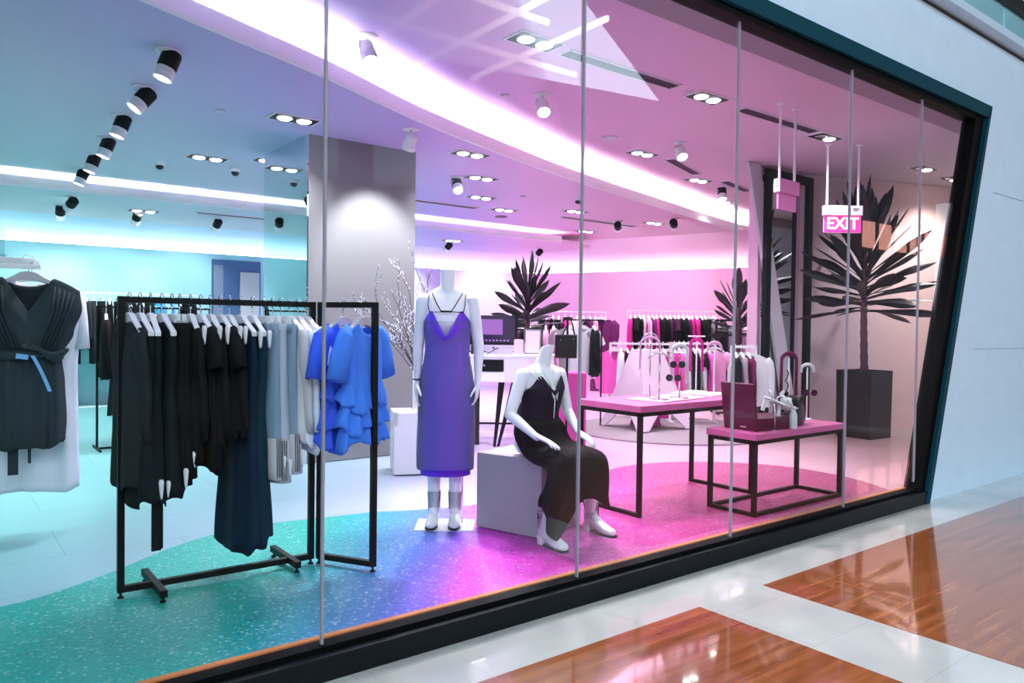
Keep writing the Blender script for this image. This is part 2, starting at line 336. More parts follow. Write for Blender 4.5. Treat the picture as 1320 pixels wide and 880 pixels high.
b = MB(); b.prismY(zz([(-5, -.012), (6.42, -.012), (6.42, .012), (-5, .012)]), .0, .07); b.build('gasket', 'frame_black', t)
# glass panes and silicone seams
xs = [-4.6, -1.45, -.09, 1.25, 2.645, 3.94, 5.29, 6.4]
GY = 2.84
for i in range(len(xs)-1):
    b = MB(); b.prismY([(xs[i], .0), (xs[i+1], .0), (xs[i+1], 3.2), (xs[i], 3.2)], GY-.005, GY+.005)
    struct(b.build('window_%d' % (i+1), 'glass'), 'clear glass pane number %d of the shop window' % (i+1), 'window')
b = MB(); b.prismY([(6.4, 0), (6.40, 3.2), (7.36, 3.2), (6.41, .12)], GY-.005, GY+.005)
struct(b.build('window_8', 'glass'), 'slanted end pane of the shop window', 'window')
for i, x in enumerate(xs[1:]):
    b = MB(); b.box((x, GY, 1.6), (.010, .016, 3.2)); struct(b.build('trim_%d' % (20+i), 'seam'), 'vertical grey seam between window panes, number %d from the left' % (i+1), 'trim')
# ceilings
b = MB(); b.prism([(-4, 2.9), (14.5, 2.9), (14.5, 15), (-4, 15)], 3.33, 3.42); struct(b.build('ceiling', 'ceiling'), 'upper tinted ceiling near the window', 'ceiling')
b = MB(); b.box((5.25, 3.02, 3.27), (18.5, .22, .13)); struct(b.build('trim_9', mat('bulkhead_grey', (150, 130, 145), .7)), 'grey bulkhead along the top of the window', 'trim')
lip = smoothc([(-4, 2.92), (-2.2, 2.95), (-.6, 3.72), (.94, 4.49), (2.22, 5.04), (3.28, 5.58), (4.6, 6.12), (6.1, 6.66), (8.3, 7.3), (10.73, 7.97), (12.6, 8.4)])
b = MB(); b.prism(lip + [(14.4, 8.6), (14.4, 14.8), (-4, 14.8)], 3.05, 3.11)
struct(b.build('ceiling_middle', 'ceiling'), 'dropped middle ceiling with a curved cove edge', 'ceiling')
b = MB()
for i in range(len(lip)-1):
    (x0, y0), (x1, y1) = lip[i], lip[i+1]; n = Vector((-(y1-y0), x1-x0)).normalized()*.03; k_ = n*.25
    b.prism([(x0-k_.x, y0-k_.y), (x1-k_.x, y1-k_.y), (x1+n.x, y1+n.y), (x0+n.x, y0+n.y)], 3.043, 3.16)
struct(b.build('trim_10', 'white_matte'), 'white upstand edge of the curved ceiling cove', 'trim')
def led(path, z, off, name, label, h=.02, w=.03, m='led'):
    b = MB()
    for i in range(len(path)-1):
        (x0, y0), (x1, y1) = path[i], path[i+1]; n = Vector((-(y1-y0), x1-x0)).normalized()
        a, c = n*off, n*(off+w)
        b.prism([(x0+a.x, y0+a.y), (x1+a.x, y1+a.y), (x1+c.x, y1+c.y), (x0+c.x, y0+c.y)], z, z+h)
    struct(b.build(name, m), label, 'light strip')
led(lip[6:], 3.115, .08, 'trim_11', 'lit strip hidden in the curved ceiling cove')
bk = [(-4, 10.42), (9.2, 10.42), (9.9, 10.5), (10.3, 10.8), (10.35, 11.4)]
b = MB(); b.prism(bk + [(10.2, 13.4), (-4, 13.4)], 2.87, 2.92); struct(b.build('ceiling_rear', 'ceiling'), 'lowest rear ceiling beyond the straight cove', 'ceiling')
b = MB(); b.box((2.6, 10.425, 2.918), (13.2, .04, .112)); struct(b.build('trim_12', 'white_matte'), 'white upstand edge of the straight rear cove', 'trim')
led([(-3.9, 10.42), (9.2, 10.42)], 2.925, .08, 'trim_13', 'lit strip hidden in the straight rear cove', m='led_soft')
# curved cove between rear ceiling and wall
def cove(path, name, label):
    b = MB(); prof = [(-1.15, 3.06), (-.85, 2.93), (-.35, 2.83), (-.05, 2.78), (.12, 2.7), (.22, 2.6), (.26, 2.5), (.26, 2.4)]
    rows = []
    for i, p in enumerate(path):
        q0 = Vector(path[max(i-1, 0)]); q1 = Vector(path[min(i+1, len(path)-1)]); d = (q1-q0).normalized(); n = Vector((-d.y, d.x))
        rows.append([(p[0]+n.x*o, p[1]+n.y*o, z) for o, z in prof])
    b.loft(rows, (False, False), closed=False)
    o = b.build(name, 'cove', smooth=True, rec=False); return struct(o, label, 'wall')
wl = [(-4, 13.45), (9.6, 13.45), (10.3, 13.3), (10.75, 12.9), (11.1, 12.3), (11.65, 10.9), (12.3, 9.1), (12.6, 7.6), (12.7, 6.0)]
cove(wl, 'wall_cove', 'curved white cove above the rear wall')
b = MB(); dp_ = .08
for i in range(len(wl)-1):
    (x0, y0), (x1, y1) = wl[i], wl[i+1]; n = Vector((-(y1-y0), x1-x0)).normalized()*dp_
    b.prism([(x0, y0), (x1, y1), (x1+n.x, y1+n.y), (x0+n.x, y0+n.y)], 0, 2.5)
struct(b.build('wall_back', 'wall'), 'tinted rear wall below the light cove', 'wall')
led(wl, 2.50, .10, 'trim_14', 'lit strip hidden on top of the rear wall', w=.03, m='led_low')
b = MB(); b.box((-3.9, 9, 1.7), (.1, 12, 3.4)); struct(b.build('wall_left', 'wall'), 'left side wall of the shop', 'wall')
b = MB(); b.box((5.2, 14.75, 1.7), (18.4, .1, 3.4)); b.box((14.45, 9, 1.7), (.1, 12, 3.4)); struct(b.build('wall_outer', 'cove'), 'outer shell wall behind the rear cove', 'wall')
# interior concrete wall at right
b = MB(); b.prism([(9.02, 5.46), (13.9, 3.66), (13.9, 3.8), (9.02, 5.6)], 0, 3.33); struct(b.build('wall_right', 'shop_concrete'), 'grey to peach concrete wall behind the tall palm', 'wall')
# doorway in the back wall
d = thing('door_1', 'blue grey rear doorway opening left of the pillar', 'door', (4.28, 13.44, 0)); d['kind'] = 'structure'
b = MB(); b.box((0, 0, 1.2), (.84, .03, 2.4)); b.build('opening', mat('blue_grey_opening', (70, 105, 150), .6), d)
b = MB(); b.box((.22, -.03, 1.1), (.34, .03, 2.2)); b.build('door_leaf', mat('door_grey', (200, 200, 206), .6), d)
b = MB(); b.box((-.32, -.03, 1.15), (.16, .03, 2.3)); b.build('door_jamb', mat('jamb_grey', (120, 140, 165), .6), d)
# pillar
b = MB(); b.box((3.335, 7.22, 1.53), (1.13, 1.14, 3.05)); struct(b.build('trim_15', 'pillar', bevel=.004), 'square grey pillar lit by a spotlight in the middle of the shop', 'pillar')
b = MB(); b.box((2.763, 7.22, 1.53), (.012, 1.13, 3.05)); struct(b.build('trim_16', 'mirror'), 'mirror cladding on the left face of the grey pillar', 'mirror')
# second pillar carrying the framed mirror
b = MB(); b.box((8.62, 5.60, 1.665), (.98, .14, 3.33)); struct(b.build('trim_17', 'side', bevel=.004), 'pale pink pillar behind the tall framed mirror', 'pillar')
t = thing('standing_mirror', 'tall mirror in a thick black frame reaching the ceiling by the palm', 'mirror', (8.62, 5.44, 0))
b = MB(); b.box((0, .075, 1.62), (.9, .012, 3.2)); b.build('mirror_glass', 'mirror', t)
b = MB()
for x in (-.46, .46): b.box((x, -.02, 1.64), (.1, .06, 3.28))
b.box((0, -.02, 3.23), (.82, .06, .1)); b.box((0, -.02, .05), (.82, .06, .1)); b.build('mirror_frame', 'blk', t)
b = MB(); b.prismY([(7.80, 3.32), (8.03, 3.32), (8.985, .02), (8.72, .02)], -.02, .02)
tag(b.build('leaning_panel', 'grey_matte', loc=(0, 5.468, 0), bevel=.003), 'pale grey slanted panel leaning behind the black frame in front of mirror', 'panel')
# ---- the mall hall on this side of the glass (seen as reflections): skylight, dark ceiling, opposite gallery
t = thing('mall_skylight', 'bright diffusing skylight with glowing white glazing bars high over the passage', 'skylight', (8, -8, 8.5)); t['kind'] = 'structure'
sk = [(-10, -12.4), (8, -12.3), (18.3, -10.45), (11.4, -6.6), (6, -3.6), (-10, -3.6)]
b = MB(); b.prism([(x-8, y+8) for x, y in sk], 0, .05); b.build('skylight_panel', 'skylight', t)
b = MB()
for x in (-8, -6, -4, -2, 0, 1.2, 3.1, 5.0, 6.9, 8.8, 10.6, 12.4): b.box((x-8, 0 if x < 8 else -1.6, -.06), (.09, 8.6 if x < 8 else 5.5, .12))
for y, L_ in ((-5.6, 18), (-7.9, 21), (-10.2, 24)): b.box((-9+L_/2-8.5, y+8, -.06), (L_, .09, .12))
b.build('glazing_bar', 'glazing_bar', t)
b = MB()
b.prism([(-10, -13.6), (45, -13.6), (45, -3.6), (6, -3.6), (11.4, -6.6), (18.3, -10.45), (8, -12.3), (-10, -12.4)], 8.5, 8.62); b.prism([(-10, -3.6), (45, -3.6), (45, 2.8), (-10, 2.8)], 8.5, 8.62)
struct(b.build('ceiling_mall', 'mall_dark'), 'dark mall ceiling around the skylight', 'ceiling')
b = MB(); b.box((17.5, -13.5, 4.2), (55, .2, 8.7)); struct(b.build('wall_opposite', 'mall_dark'), 'dark wall added across the mall passage to quiet the glass reflections', 'wall')  # unseen wall, added dark to hold down the veil on the glass
t = thing('gallery_parapet', 'pale curved gallery parapet with added glow on the opposite side of the mall', 'railing', (11, -13.2, 5.3)); t['kind'] = 'structure'
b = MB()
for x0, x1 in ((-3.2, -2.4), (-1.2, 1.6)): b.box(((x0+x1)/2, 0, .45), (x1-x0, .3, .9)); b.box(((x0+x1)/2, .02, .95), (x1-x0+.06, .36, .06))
b.build('parapet_panel', 'skylight', t)  # parapet wears the skylight emission: added glow, no lamp there
t = thing('lit_shop_window', 'warm lit shop windows across the mall', 'window', (41.5, -13.3, 5.4)); t['kind'] = 'structure'
for i in range(6): b = MB(); b.box((-4.2+1.7*i, 0, .75), (1.1, .1, 1.3)); b.build('lit_pane', 'warm_pane', t)
# ================================================================ CEILING FIXTURES
def zone(u):   # words for where along the ceiling
    return u
def twin(x, y, z, label, n=2, rz=0, lit=(1, 1), power=None, group='recessed ceiling downlights', li=True):
    t = thing('recessed_downlight', label, 'downlight', (x, y, z), rz, group)
    w = .17*n
    b = MB(); b.box((0, 0, -.004), (w+.07, .215, .008)); b.build('trim_plate', 'white_matte', t)
    b = MB(); b.box((0, 0, -.0095), (w+.035, .18, .004)); rc = b.build('black_recess', 'blk', t)
    for i in range(n):
        px = (i-(n-1)/2)*.17
        b = MB(); b.lathe((px, 0, -.013), [(.0, -.012), (.045, -.01), (.062, 0), (.062, .004), (0, .004)], 16); b.build('lamp', 'lens' if lit[i] else 'chrome', rc)
    if li: spotlight('downlight_lamp', (0, 0, -.05), (0, 0, -2), (power or DOWN_W)*n, 130, .9, .09, parent=t)
    return t
TW = [  # x,y,z,label,n
 (2.47, 6.25, 3.05, 'twin lamp downlight left of the grey pillar, nearest the glass'), (2.34, 8.32, 3.05, 'twin lamp downlight above the middle of the main rack, second row'),
 (2.93, 8.26-.25, 3.05, 'twin lamp downlight close against the mirror side of the pillar'), (4.35, 6.34, 3.05, 'partly dark twin downlight just right of the pillar top'),
 (5.15, 7.27, 3.05, 'twin lamp downlight right of the pillar, second from the glass'), (5.92, 8.36, 3.05, 'twin lamp downlight right of the pillar, third from the glass'),
 (6.81, 9.01, 3.05, 'twin lamp downlight above the centre palm'), (7.7, 8.4, 3.05, 'twin lamp downlight crossed by the second glass seam'),
 (9.5, 8.45, 3.05, 'twin lamp downlight near the right end of the middle ceiling'), (9.42, 10.0, 3.05, 'small far twin downlight beside the rear cove end')]
for x, y, z, l in TW: twin(x, y, z, l, lit=(1, 1))
for x, y, l in ((2.4, 11.6, 'twin lamp downlight on the rear ceiling at the left'), (7.6, 11.6, 'twin lamp downlight on the rear ceiling right of the pillar'), (5, 11.6, 'twin lamp downlight on the rear ceiling behind the pillar'), (-.5, 11.6, 'twin lamp downlight on the rear ceiling at far left')):
    twin(x, y, 2.87, l, power=DOWN_W*2.2)
for x, y, l in ((3.41, 4.17, 'bright twin lamp downlight nearest the glass at the top'), (5.4, 4.21, 'twin lamp downlight beyond the first slot diffuser'), (6.55, 6.02, 'twin lamp downlight above the bright right cove'),
                (8.3, 6.6, 'twin lamp downlight between the small slot diffusers'), (9.97, 7.44, 'twin lamp downlight left of the framed mirror top')):
    twin(x, y, 3.33, l)
for x, y, l, lt in ((7.43, 4.27, 'single lit downlight just right of the pale hanging sign', (0, 1)), (9.77, 4.3, 'single lit downlight above the tall palm', (0, 1)), (10.7, 4.34, 'small lit downlight at the far right by the frame', (0, 1))):
    twin(x, y, 3.33, l, lit=lt, power=DOWN_W*.9)
# two more beyond the left of the view light the garments
def track(x, y, z, label, aim, dark=True, on=True, power=None, s=1.0, group='adjustable ceiling spotlights'):
    """canopy, yoke arm, black gear box, white lamp head"""
    t = thing('ceiling_spotlight', label, 'spotlight', (x, y, z), 0, group)
    b = MB(); b.lathe((0, 0, 0), [(0, 0), (.075, 0), (.075, -.008), (.05, -.016), (0, -.016)], 24); b.build('canopy', 'white_matte', t, smooth=False)
    piv = Vector((0, 0, -.10)); d = (Vector(aim) - (Vector((x, y, z)) + piv)).normalized(); M3 = d.to_track_quat('-Z', 'Y').to_matrix()
    side = M3 @ Vector((1, 0, 0))
    b = MB(); b.tube([(0, 0, -.01), (0, 0, -.045)], .012); b.tube([Vector((0, 0, -.045)), side*.062+Vector((0, 0, -.05)), side*.066 + piv], .007); b.build('yoke', 'white_matte', t, smooth=True)
    c = piv
    b = MB(); b.lathe(c, [(0, .10), (.052, .10), (.062, .085), (.062, -.015), (0, -.015)], 20, M3) if dark else b.lathe(c, [(0, .06), (.04, .06), (.05, .04), (.054, -.015), (0, -.015)], 20, M3)
    b.build('gear_housing', 'blk' if dark else 'white', t, smooth=False, bevel=.004)
    b = MB(); b.lathe(c, [(.052, -.013), (.058, -.02), (.058, -.045), (.055, -.048), (.06, -.052), (.062, -.09), (.054, -.092), (.05, -.08), (0, -.078), (0, -.013)], 24, M3); lh = b.build('lamp_head', 'white', t, smooth=False)
    b = MB(); b.lathe(c, [(0, -.082), (.05, -.082), (.05, -.0865), (0, -.0865)], 20, M3); b.build('lens', 'lens' if on else 'chrome', lh)
    if on and power: spotlight('spotlight_lamp', c + d*.12, c + d*2, power, 75, .7, .045, parent=t)
    return t
lab = ['largest ceiling spotlight, first of the left row', 'second spotlight of the left row, head tilted left', 'third spotlight of the left row from the glass', 'fourth spotlight of the left row from the glass', 'fifth spotlight of the left row, just before the cove', 'sixth spotlight of the left row, hanging before the bright cove']
for i, (x, y) in enumerate([(1.22, 5.23), (1.26, 6.15), (1.29, 7.1), (1.34, 8.06), (1.36, 8.97), (1.39, 9.87)]):
    track(x, y, 3.05, lab[i], (x-.75-.9*(i == 1), y+.1, .8), power=SPOT_W*(1.2 if i < 4 else .7))
track(1.42, 10.92, 2.87, 'seventh spotlight of the left row, behind the straight cove', (.6, 13.4, 1.4), on=True, power=SPOT_W*.9)
track(1.42, 11.89, 2.87, 'last and smallest spotlight of the left row', (1.5, 13.4, 1.3), on=True, power=SPOT_W*.9)
track(2.33, 11.7, 2.87, 'white backed spotlight on the rear ceiling left of the doorway', (2.2, 13.4, 1.5), power=SPOT_W*.9)
track(3.43, 11.7, 2.87, 'spotlight on the rear ceiling just above the rear doorway', (3.3, 13.4, 1.5), power=SPOT_W*.9)
track(3.4, 5.89, 3.05, 'round headed spotlight in front of the pillar top, aimed at the pillar', (3.42, 6.72, 1.75), dark=False, power=SPOT_W*1.6)
track(4.91, 7.42, 3.05, 'black and white spotlight right of the pillar', (4.4, 6.0, 1.2), power=SPOT_W)
track(7.68, 11.9, 2.87, 'tiny spotlight on the rear ceiling right of the pillar', (7.4, 13.4, 1.6), power=SPOT_W*1.7)
track(9.62, 11.58, 2.87, 'tiny spotlight above the centre palm', (9.6, 13.4, 1.6), power=SPOT_W*1.7)
track(8.91, 8.7, 3.05, 'small spotlight right of the second seam, left of its pair', (11.6, 11, 1.6), power=SPOT_W*1.7)
track(9.35, 7.9, 3.05, 'small spotlight nearest the end of the curved cove', (12.0, 9.6, 1.6), power=SPOT_W*1.7)
track(2.44, 4.85, 3.33, 'large white spotlight hanging before the bright curved cove at top', (2.6, 3.9, 1.0), dark=False, power=SPOT_W*2.2)
track(4.24, 5.07, 3.33, 'white spotlight above the seated mannequin near the second seam', (3.4, 3.5, .8), dark=False, power=SPOT_W*2.2)
track(6.48, 5.4, 3.33, 'white spotlight above the round rug', (5.6, 3.6, .6), dark=False, power=SPOT_W*1.4)
track(8.92, 6.67, 3.33, 'black spotlight left of the third glass seam by the cove', (8.4, 6.0, .8), power=SPOT_W)
track(10.1, 6.9, 3.33, 'black spotlight half hidden behind the framed mirror', (10.4, 6, 1), on=False)
# domes, detectors, speakers
def dome(x, y, z, label):
    t = thing('dome_camera', label, 'security camera', (x, y, z), 0, 'dome cameras')
    b = MB(); b.lathe((0, 0, 0), [(0, 0), (.055, 0), (.055, -.035), (.045, -.04), (0, -.04)], 20); b.build('housing', 'white', t)
    b = MB(); b.lathe((0, 0, -.04), [(.042, 0), (.04, -.02), (.028, -.036), (.01, -.044), (0, -.045)], 20); b.build('dome', 'dark_item', t, smooth=True)
dome(2.0, 8.9, 3.05, 'dome camera beside the second downlight, above the main rack'); dome(2.75, 8.7, 3.05, 'dome camera just left of the pillar mirror'); dome(6.94, 7.53, 3.05, 'dark dome camera against the second glass seam')
def disc(name, x, y, z, r, m, label, cat, group=None):
    b = MB(); b.lathe((0, 0, 0), [(0, 0), (r, 0), (r*.97, -.012), (r*.6, -.016), (0, -.016)], 24); tag(b.build(name, m, loc=(x, y, z)), label, cat, group)
disc('ceiling_speaker', 5.75, 5.75, 3.33, .09, 'grey_matte', 'round ceiling speaker left of the bright downlight over the cove', 'speaker')
disc('ceiling_speaker', 7.2, 9.6, 3.05, .1, 'slot', 'round ceiling speaker on the purple middle ceiling', 'speaker')
for x, y, z, l in ((1.9, 6.4, 3.05, 'smoke detector left of the nearest twin downlight'), (5.15, 4.2, 3.33, 'smoke detector at the end of the first slot diffuser'), (4.0, 5.3, 3.33, 'smoke detector near the white spotlight above the seated mannequin'), (6.3, 7.9, 3.05, 'tiny smoke detector on the purple ceiling'), (8.15, 4.2, 3.33, 'smoke detector right of the exit sign rod')):
    disc('smoke_detector', x, y, z, .04, 'grey_matte', l, 'smoke detector', 'smoke detectors')
def slot(x0, x1, y0, y1, z, label):
    L_ = math.hypot(x1-x0, y1-y0)
    t = thing('slot_diffuser', label, 'air vent', ((x0+x1)/2, (y0+y1)/2, z), atan2(y1-y0, x1-x0), 'linear air slots')
    b = MB(); b.box((0, .065, -.006), (L_, .012, .012)); b.box((0, -.065, -.006), (L_, .012, .012)); b.box((L_/2, 0, -.006), (.012, .142, .012)); b.box((-L_/2, 0, -.006), (.012, .142, .012)); b.build('vent_frame', 'white_matte', t)
    b = MB(); b.box((0, 0, -.002), (L_-.02, .12, .003))
    for k in range(4): b.box((0, -.045+.03*k, -.007), (L_-.02, .006, .009))
    b.build('grille', 'slot', t)
slot(3.7, 4.95, 4.19, 4.19, 3.33, 'long air slot running along the ceiling nearest the window'); slot(5.9, 7.15, 4.22, 4.22, 3.33, 'air slot behind the rods of the pale hanging sign')
slot(7.0, 7.95, 6.0, 6.35, 3.33, 'short air slot beside the curved cove on the right'); slot(8.6, 9.5, 6.4, 6.65, 3.33, 'far short air slot beside the black spotlight')
slot(4.6, 6.4, 9.15, 9.15, 3.05, 'thin air slot on the purple middle ceiling'); slot(7.9, 9.6, 8.95, 8.95, 3.05, 'thin air slot on the pink end of middle ceiling'); slot(3.0, 5.2, 11.2, 11.2, 2.87, 'thin air slot on the rear ceiling'); 
# ---- exit signs
def hanging_sign(loc, rz, label, w, top, mid, bot, back, rods):
    t = thing('exit_sign', label, 'exit sign', loc, rz, None)
    h1 = top-mid
    for x in rods:
        b = MB(); b.tube([(x, 0, 3.33-loc[2]), (x, 0, top-loc[2])], .012, 10); b.lathe((x, 0, 3.33-loc[2]), [(0, 0), (.035, 0), (.035, -.008), (.014, -.014), (0, -.014)], 16); b.build('hanging_rod', 'exit_white', t)
    b = MB(); b.box((0, 0, (top+mid)/2-loc[2]), (w+.02, .07, h1)); b.build('lamp_housing', 'exit_back' if back else 'exit_white', t, bevel=.004)
    b = MB(); b.box((0, 0, (mid+bot)/2-loc[2]), (w, .02, mid-bot)); b.build('sign_plate', 'exit_back' if back else 'exit_pink', t)
    if not back:
        b = MB(); b.box((0, -.0, (mid+bot)/2-loc[2]), (w+.008, .016, mid-bot+.008)); b.build('sign_border', 'exit_white', t)
        cu_ = D.curves.new('EXIT', 'FONT'); cu_.body = 'EXIT'; cu_.size = .18; cu_.extrude = .002; cu_.offset = .004; cu_.align_x = 'CENTER'; cu_.align_y = 'CENTER'
        o = D.objects.new('tmp', cu_); COL.objects.link(o)
        me = D.meshes.new_from_object(o.evaluated_get(bpy.context.evaluated_depsgraph_get())); D.objects.remove(o)
        me.materials.clear(); me.materials.append(M['letter'])
        for s_, rr in ((-1, 0), (1, pi)):
            q = D.objects.new('lettering', me); COL.objects.link(q); q.parent = t; q.scale = (.95, 1, 1)
            q.location = (0, s_*.0125, (mid+bot)/2-loc[2]); q.rotation_euler = (pi/2, 0, rr); q['label'] = 'white letters EXIT'
        b = MB()
        for i in range(3):
            b.box((w/2-.07, -.036, top-h1*.3-loc[2]-i*.012), (.07-.015*i, .003, .004))
        b.build('fine_print', 'slot', t)
    else:
        b = MB(); b.box((-w/2-.012, 0, (top+mid)/2-loc[2]), (.012, .06, h1*.9)); b.build('end_cap', 'exit_white', t)
        b = MB()
        for i in range(3): b.box((-w/2-.0195, 0, top-.03-loc[2]-i*.02), (.002, .03, .005))
        b.build('fine_print', 'slot', t)
    return t
hanging_sign((6.16, 3.9, 2.4), radians(3), 'blank pale pink hanging sign seen from its back, left of exit sign', .31, 2.655, 2.53, 2.385, True, (-.13, .13))
hanging_sign((7.9, 4.32, 2.38), radians(-38), 'magenta hanging sign with white EXIT letters', .40, 2.665, 2.56, 2.375, False, (-.17, .17))
# ================================================================ FURNITURE
def frame_table(loc, x0, x1, y0, y1, h, name, label, rz=0, th=.045, t_=.03, bottoms='ends', top=True):
    t = thing(name, label, 'table', loc, rz)
    if top:
        b = MB(); b.box(((x0+x1)/2, (y0+y1)/2, h-th/2), (x1-x0+.02, y1-y0+.02, th)); b.build('tabletop', 'wood_pink', t, bevel=.003)
    zt_ = h-th
    b = MB()
    for y in (y0+t_/2, y1-t_/2): b.bar((x0, y, zt_-t_/2), (x1, y, zt_-t_/2), t_)
    for x in (x0+t_/2, x1-t_/2): b.bar((x, y0, zt_-t_/2), (x, y1, zt_-t_/2), t_)
    b.build('top_frame', 'blk', t)
    for x in (x0+t_/2, x1-t_/2):
        for y in (y0+t_/2, y1-t_/2): b = MB(); b.box((x, y, (zt_-t_)/2), (t_, t_, zt_-t_)); b.build('leg', 'blk', t)
        b = MB(); b.bar((x, y0+t_, t_/2), (x, y1-t_, t_/2), t_); b.build('foot_rail', 'blk', t)
    if bottoms == 'all':
        for y in (y0+t_/2, y1-t_/2): b = MB(); b.bar((x0+t_, y, t_/2), (x1-t_, y, t_/2), t_); b.build('foot_rail', 'blk', t)
    return t
frame_table((3.83, 3.5, 0), 0, 1.32, 0, .62, .77, 'display_table', 'large display table with pink wood top and black metal frame')
frame_table((4.5, 3.05, 0), 0, 1.16, 0, .4, .58, 'low_display_table', 'low display table with pink wood top holding burgundy box and bag', bottoms='all')
# display cube and plinth
def slab(name, label, corners, h, m='white_matte'):
    cx_ = sum(p[0] for p in corners)/4; cy_ = sum(p[1] for p in corners)/4
    b = MB(); b.prism([(p[0]-cx_, p[1]-cy_) for p in corners], .012, h)
    o = b.build(name, m, loc=(cx_, cy_, 0), bevel=.004); tag(o, label, 'plinth'); return o
slab('display_cube', 'low grey-white cube carrying the seated mannequin', [(2.79, 3.95), (2.94, 3.48), (3.41, 3.63), (3.26, 4.1)], .49, 'cube_grey')
slab('display_plinth', 'pale white plinth behind the blue tops, with bracelet stands on it', [(3.16, 5.71), (3.62, 5.5), (3.78, 5.86), (3.33, 6.09)], .545)
slab('tall_vase_box', 'tall narrow white box on plinth holding frosted branches', [(3.42, 5.80), (3.52, 5.76), (3.56, 5.86), (3.46, 5.9)], .3)
D.objects['tall_vase_box'].location.z = .545
D.objects['tall_vase_box']['category'] = 'vase'
# small stands with hanging bracelets
def ring_stand(name, label, x, y, z, h, m='white', base=.075, top=None, r=.006, cat='display stand', grp='round-based display stands'):
    t = thing(name, label, cat, (x, y, z), 0, grp)
    b = MB(); b.lathe((0, 0, 0), [(0, 0), (base, 0), (base, .006), (base*.9, .009), (0, .009)], 28); b.build('base', m, t)
    b = MB(); b.tube([(0, 0, .008), (0, 0, h)], r, 10); b.build('pole', m, t, smooth=True)
    if top == 'arch':
        pts = [(RT.x*.07*cos(a), RT.y*.07*cos(a), h-.05+.085*sin(a)) for a in [pi*i/12 for i in range(13)]]
        b = MB(); b.tube([(RT.x*.07, RT.y*.07, h-.3)] + pts + [(-RT.x*.07, -RT.y*.07, h-.3)], .0045, 8); b.build('hoop', m, t, smooth=True)
    if top == 'bar':
        b = MB(); b.tube([(-RT.x*.07, -RT.y*.07, h), (RT.x*.07, RT.y*.07, h)], .006, 8); b.build('crossbar', m, t)
    if top == 'curve':
        pts = [(RT.x*.085*cos(a), RT.y*.085*cos(a), h-.05+.06*sin(a)) for a in [pi*(.1+.8*i/10) for i in range(11)]]
        b = MB(); b.tube(pts, .008, 8); b.build('curved_arm', m, t, smooth=True)
    return t
ring_stand('display_stand', 'thin round-based bracelet stand at left on the white plinth', 3.38, 5.77, .545, .36, 'white_matte', .07)
ring_stand('display_stand', 'thin round-based bracelet stand at front of the white plinth', 3.40, 5.66, .545, .34, 'white_matte', .07)
T = .77
ring_stand('display_stand', 'tall dark-pink stand with high hoop, rear left on the large table', 4.32, 3.86, T, .45, 'chrome', .075, 'arch')
ring_stand('display_stand', 'stand with curved arm at the front of the large table', 4.22, 3.68, T, .33, 'chrome', .075, 'curve')
ring_stand('display_stand', 'short-hooped stand with round sunglasses, third on the large table', 4.46, 3.69, T, .34, 'chrome', .075, 'bar')
ring_stand('display_stand', 'white pole stand at the back right of the large table', 5.02, 3.98, T, .46, 'white', .08, 'bar')
ring_stand('display_stand', 'white pole stand with wide curved holder beside burgundy box', 5.02, 3.80, T, .36, 'white', .08, 'curve')
b = MB(); b.box((4.4, 3.76, T+.005), (.62, .34, .01), radians(8)); tag(b.build('display_mat', 'pinkish'), 'pale mat under the three stands on the large table', 'mat')
b = MB(); b.box((4.98, 3.9, T+.005), (.32, .38, .01), radians(8)); tag(b.build('display_mat', 'white'), 'white mat under the two white stands on the large table', 'mat')
for o in COL.objects:
    if o.name.startswith('display_stand') and o.location.z == T: pass
for o in list(COL.objects):
    if o.name.startswith('display_stand') and abs(o.location.z-T) < 1e-4: o.location.z = T+.0102
# accessories hanging on the stands
def ribbon(pts, w, m, name, label, cat, grp=None, side=None, th=.004):
    side = Vector(side or RT); b = MB(); rings = []
    for i, p in enumerate(pts):
        p = Vector(p); a = Vector(pts[max(i-1, 0)]); c = Vector(pts[min(i+1, len(pts)-1)]); t = (c-a).normalized(); n = t.cross(side).normalized()
        rings.append([p-side*w/2-n*th/2, p+side*w/2-n*th/2, p+side*w/2+n*th/2, p-side*w/2+n*th/2])
    b.loft(rings); o = b.build(name, m, smooth=False); return tag(o, label, cat, grp)
def headband(x, y, z, w, drop, m, label, name='headband', wd=.02):
    """padded band: arch over the stand, ends hanging"""
    b = MB(); pts = [(RT.x*w, RT.y*w, -drop)] + [(RT.x*w*cos(a), RT.y*w*cos(a), .9*w*sin(a)) for a in [pi*i/12 for i in range(13)]] + [(-RT.x*w, -RT.y*w, -drop)]
    b.tube(pts, [wd*.6]+[wd*.55+wd*.25*sin(pi*i/12) for i in range(13)]+[wd*.6], 8); o = b.build(name, m, smooth=True, loc=(x, y, z)); tag(o, label, 'headband'); return o
headband(4.32, 3.86, T+.40, .075, .18, 'blush', 'pale pink scarf strap looped over the tall hooped stand', 'scarf_strap', .012)
headband(4.46, 3.69, T+.36, .055, .24, 'offwhite', 'white padded strap draped over the third stand', 'scarf_strap', .022)
headband(5.02, 3.80, T+.375, .055, .02, 'blush', 'pale padded headband on the curved white stand', 'headband', .018)
headband(5.02, 3.98, T+.40, .05, .22, 'magenta', 'magenta strap hanging from the back white stand', 'scarf_strap', .02)
def shades(x, y, z, label, m='dark_item'):
    t = thing('sunglasses', label, 'sunglasses', (x, y, z), atan2(RT.y, RT.x), 'sunglasses and earrings')
    for s_ in (-1, 1):
        b = MB(); b.lathe((s_*.032, 0, 0), [(0, -.002), (.026, -.002), (.026, .002), (0, .002)], 18, Matrix.Rotation(pi/2, 3, 'X')); b.build('sunglass_lens', m, t)
    b = MB(); b.tube([(-.01, 0, .006), (0, 0, .012), (.01, 0, .006)], .002); b.build('bridge', 'chrome', t)
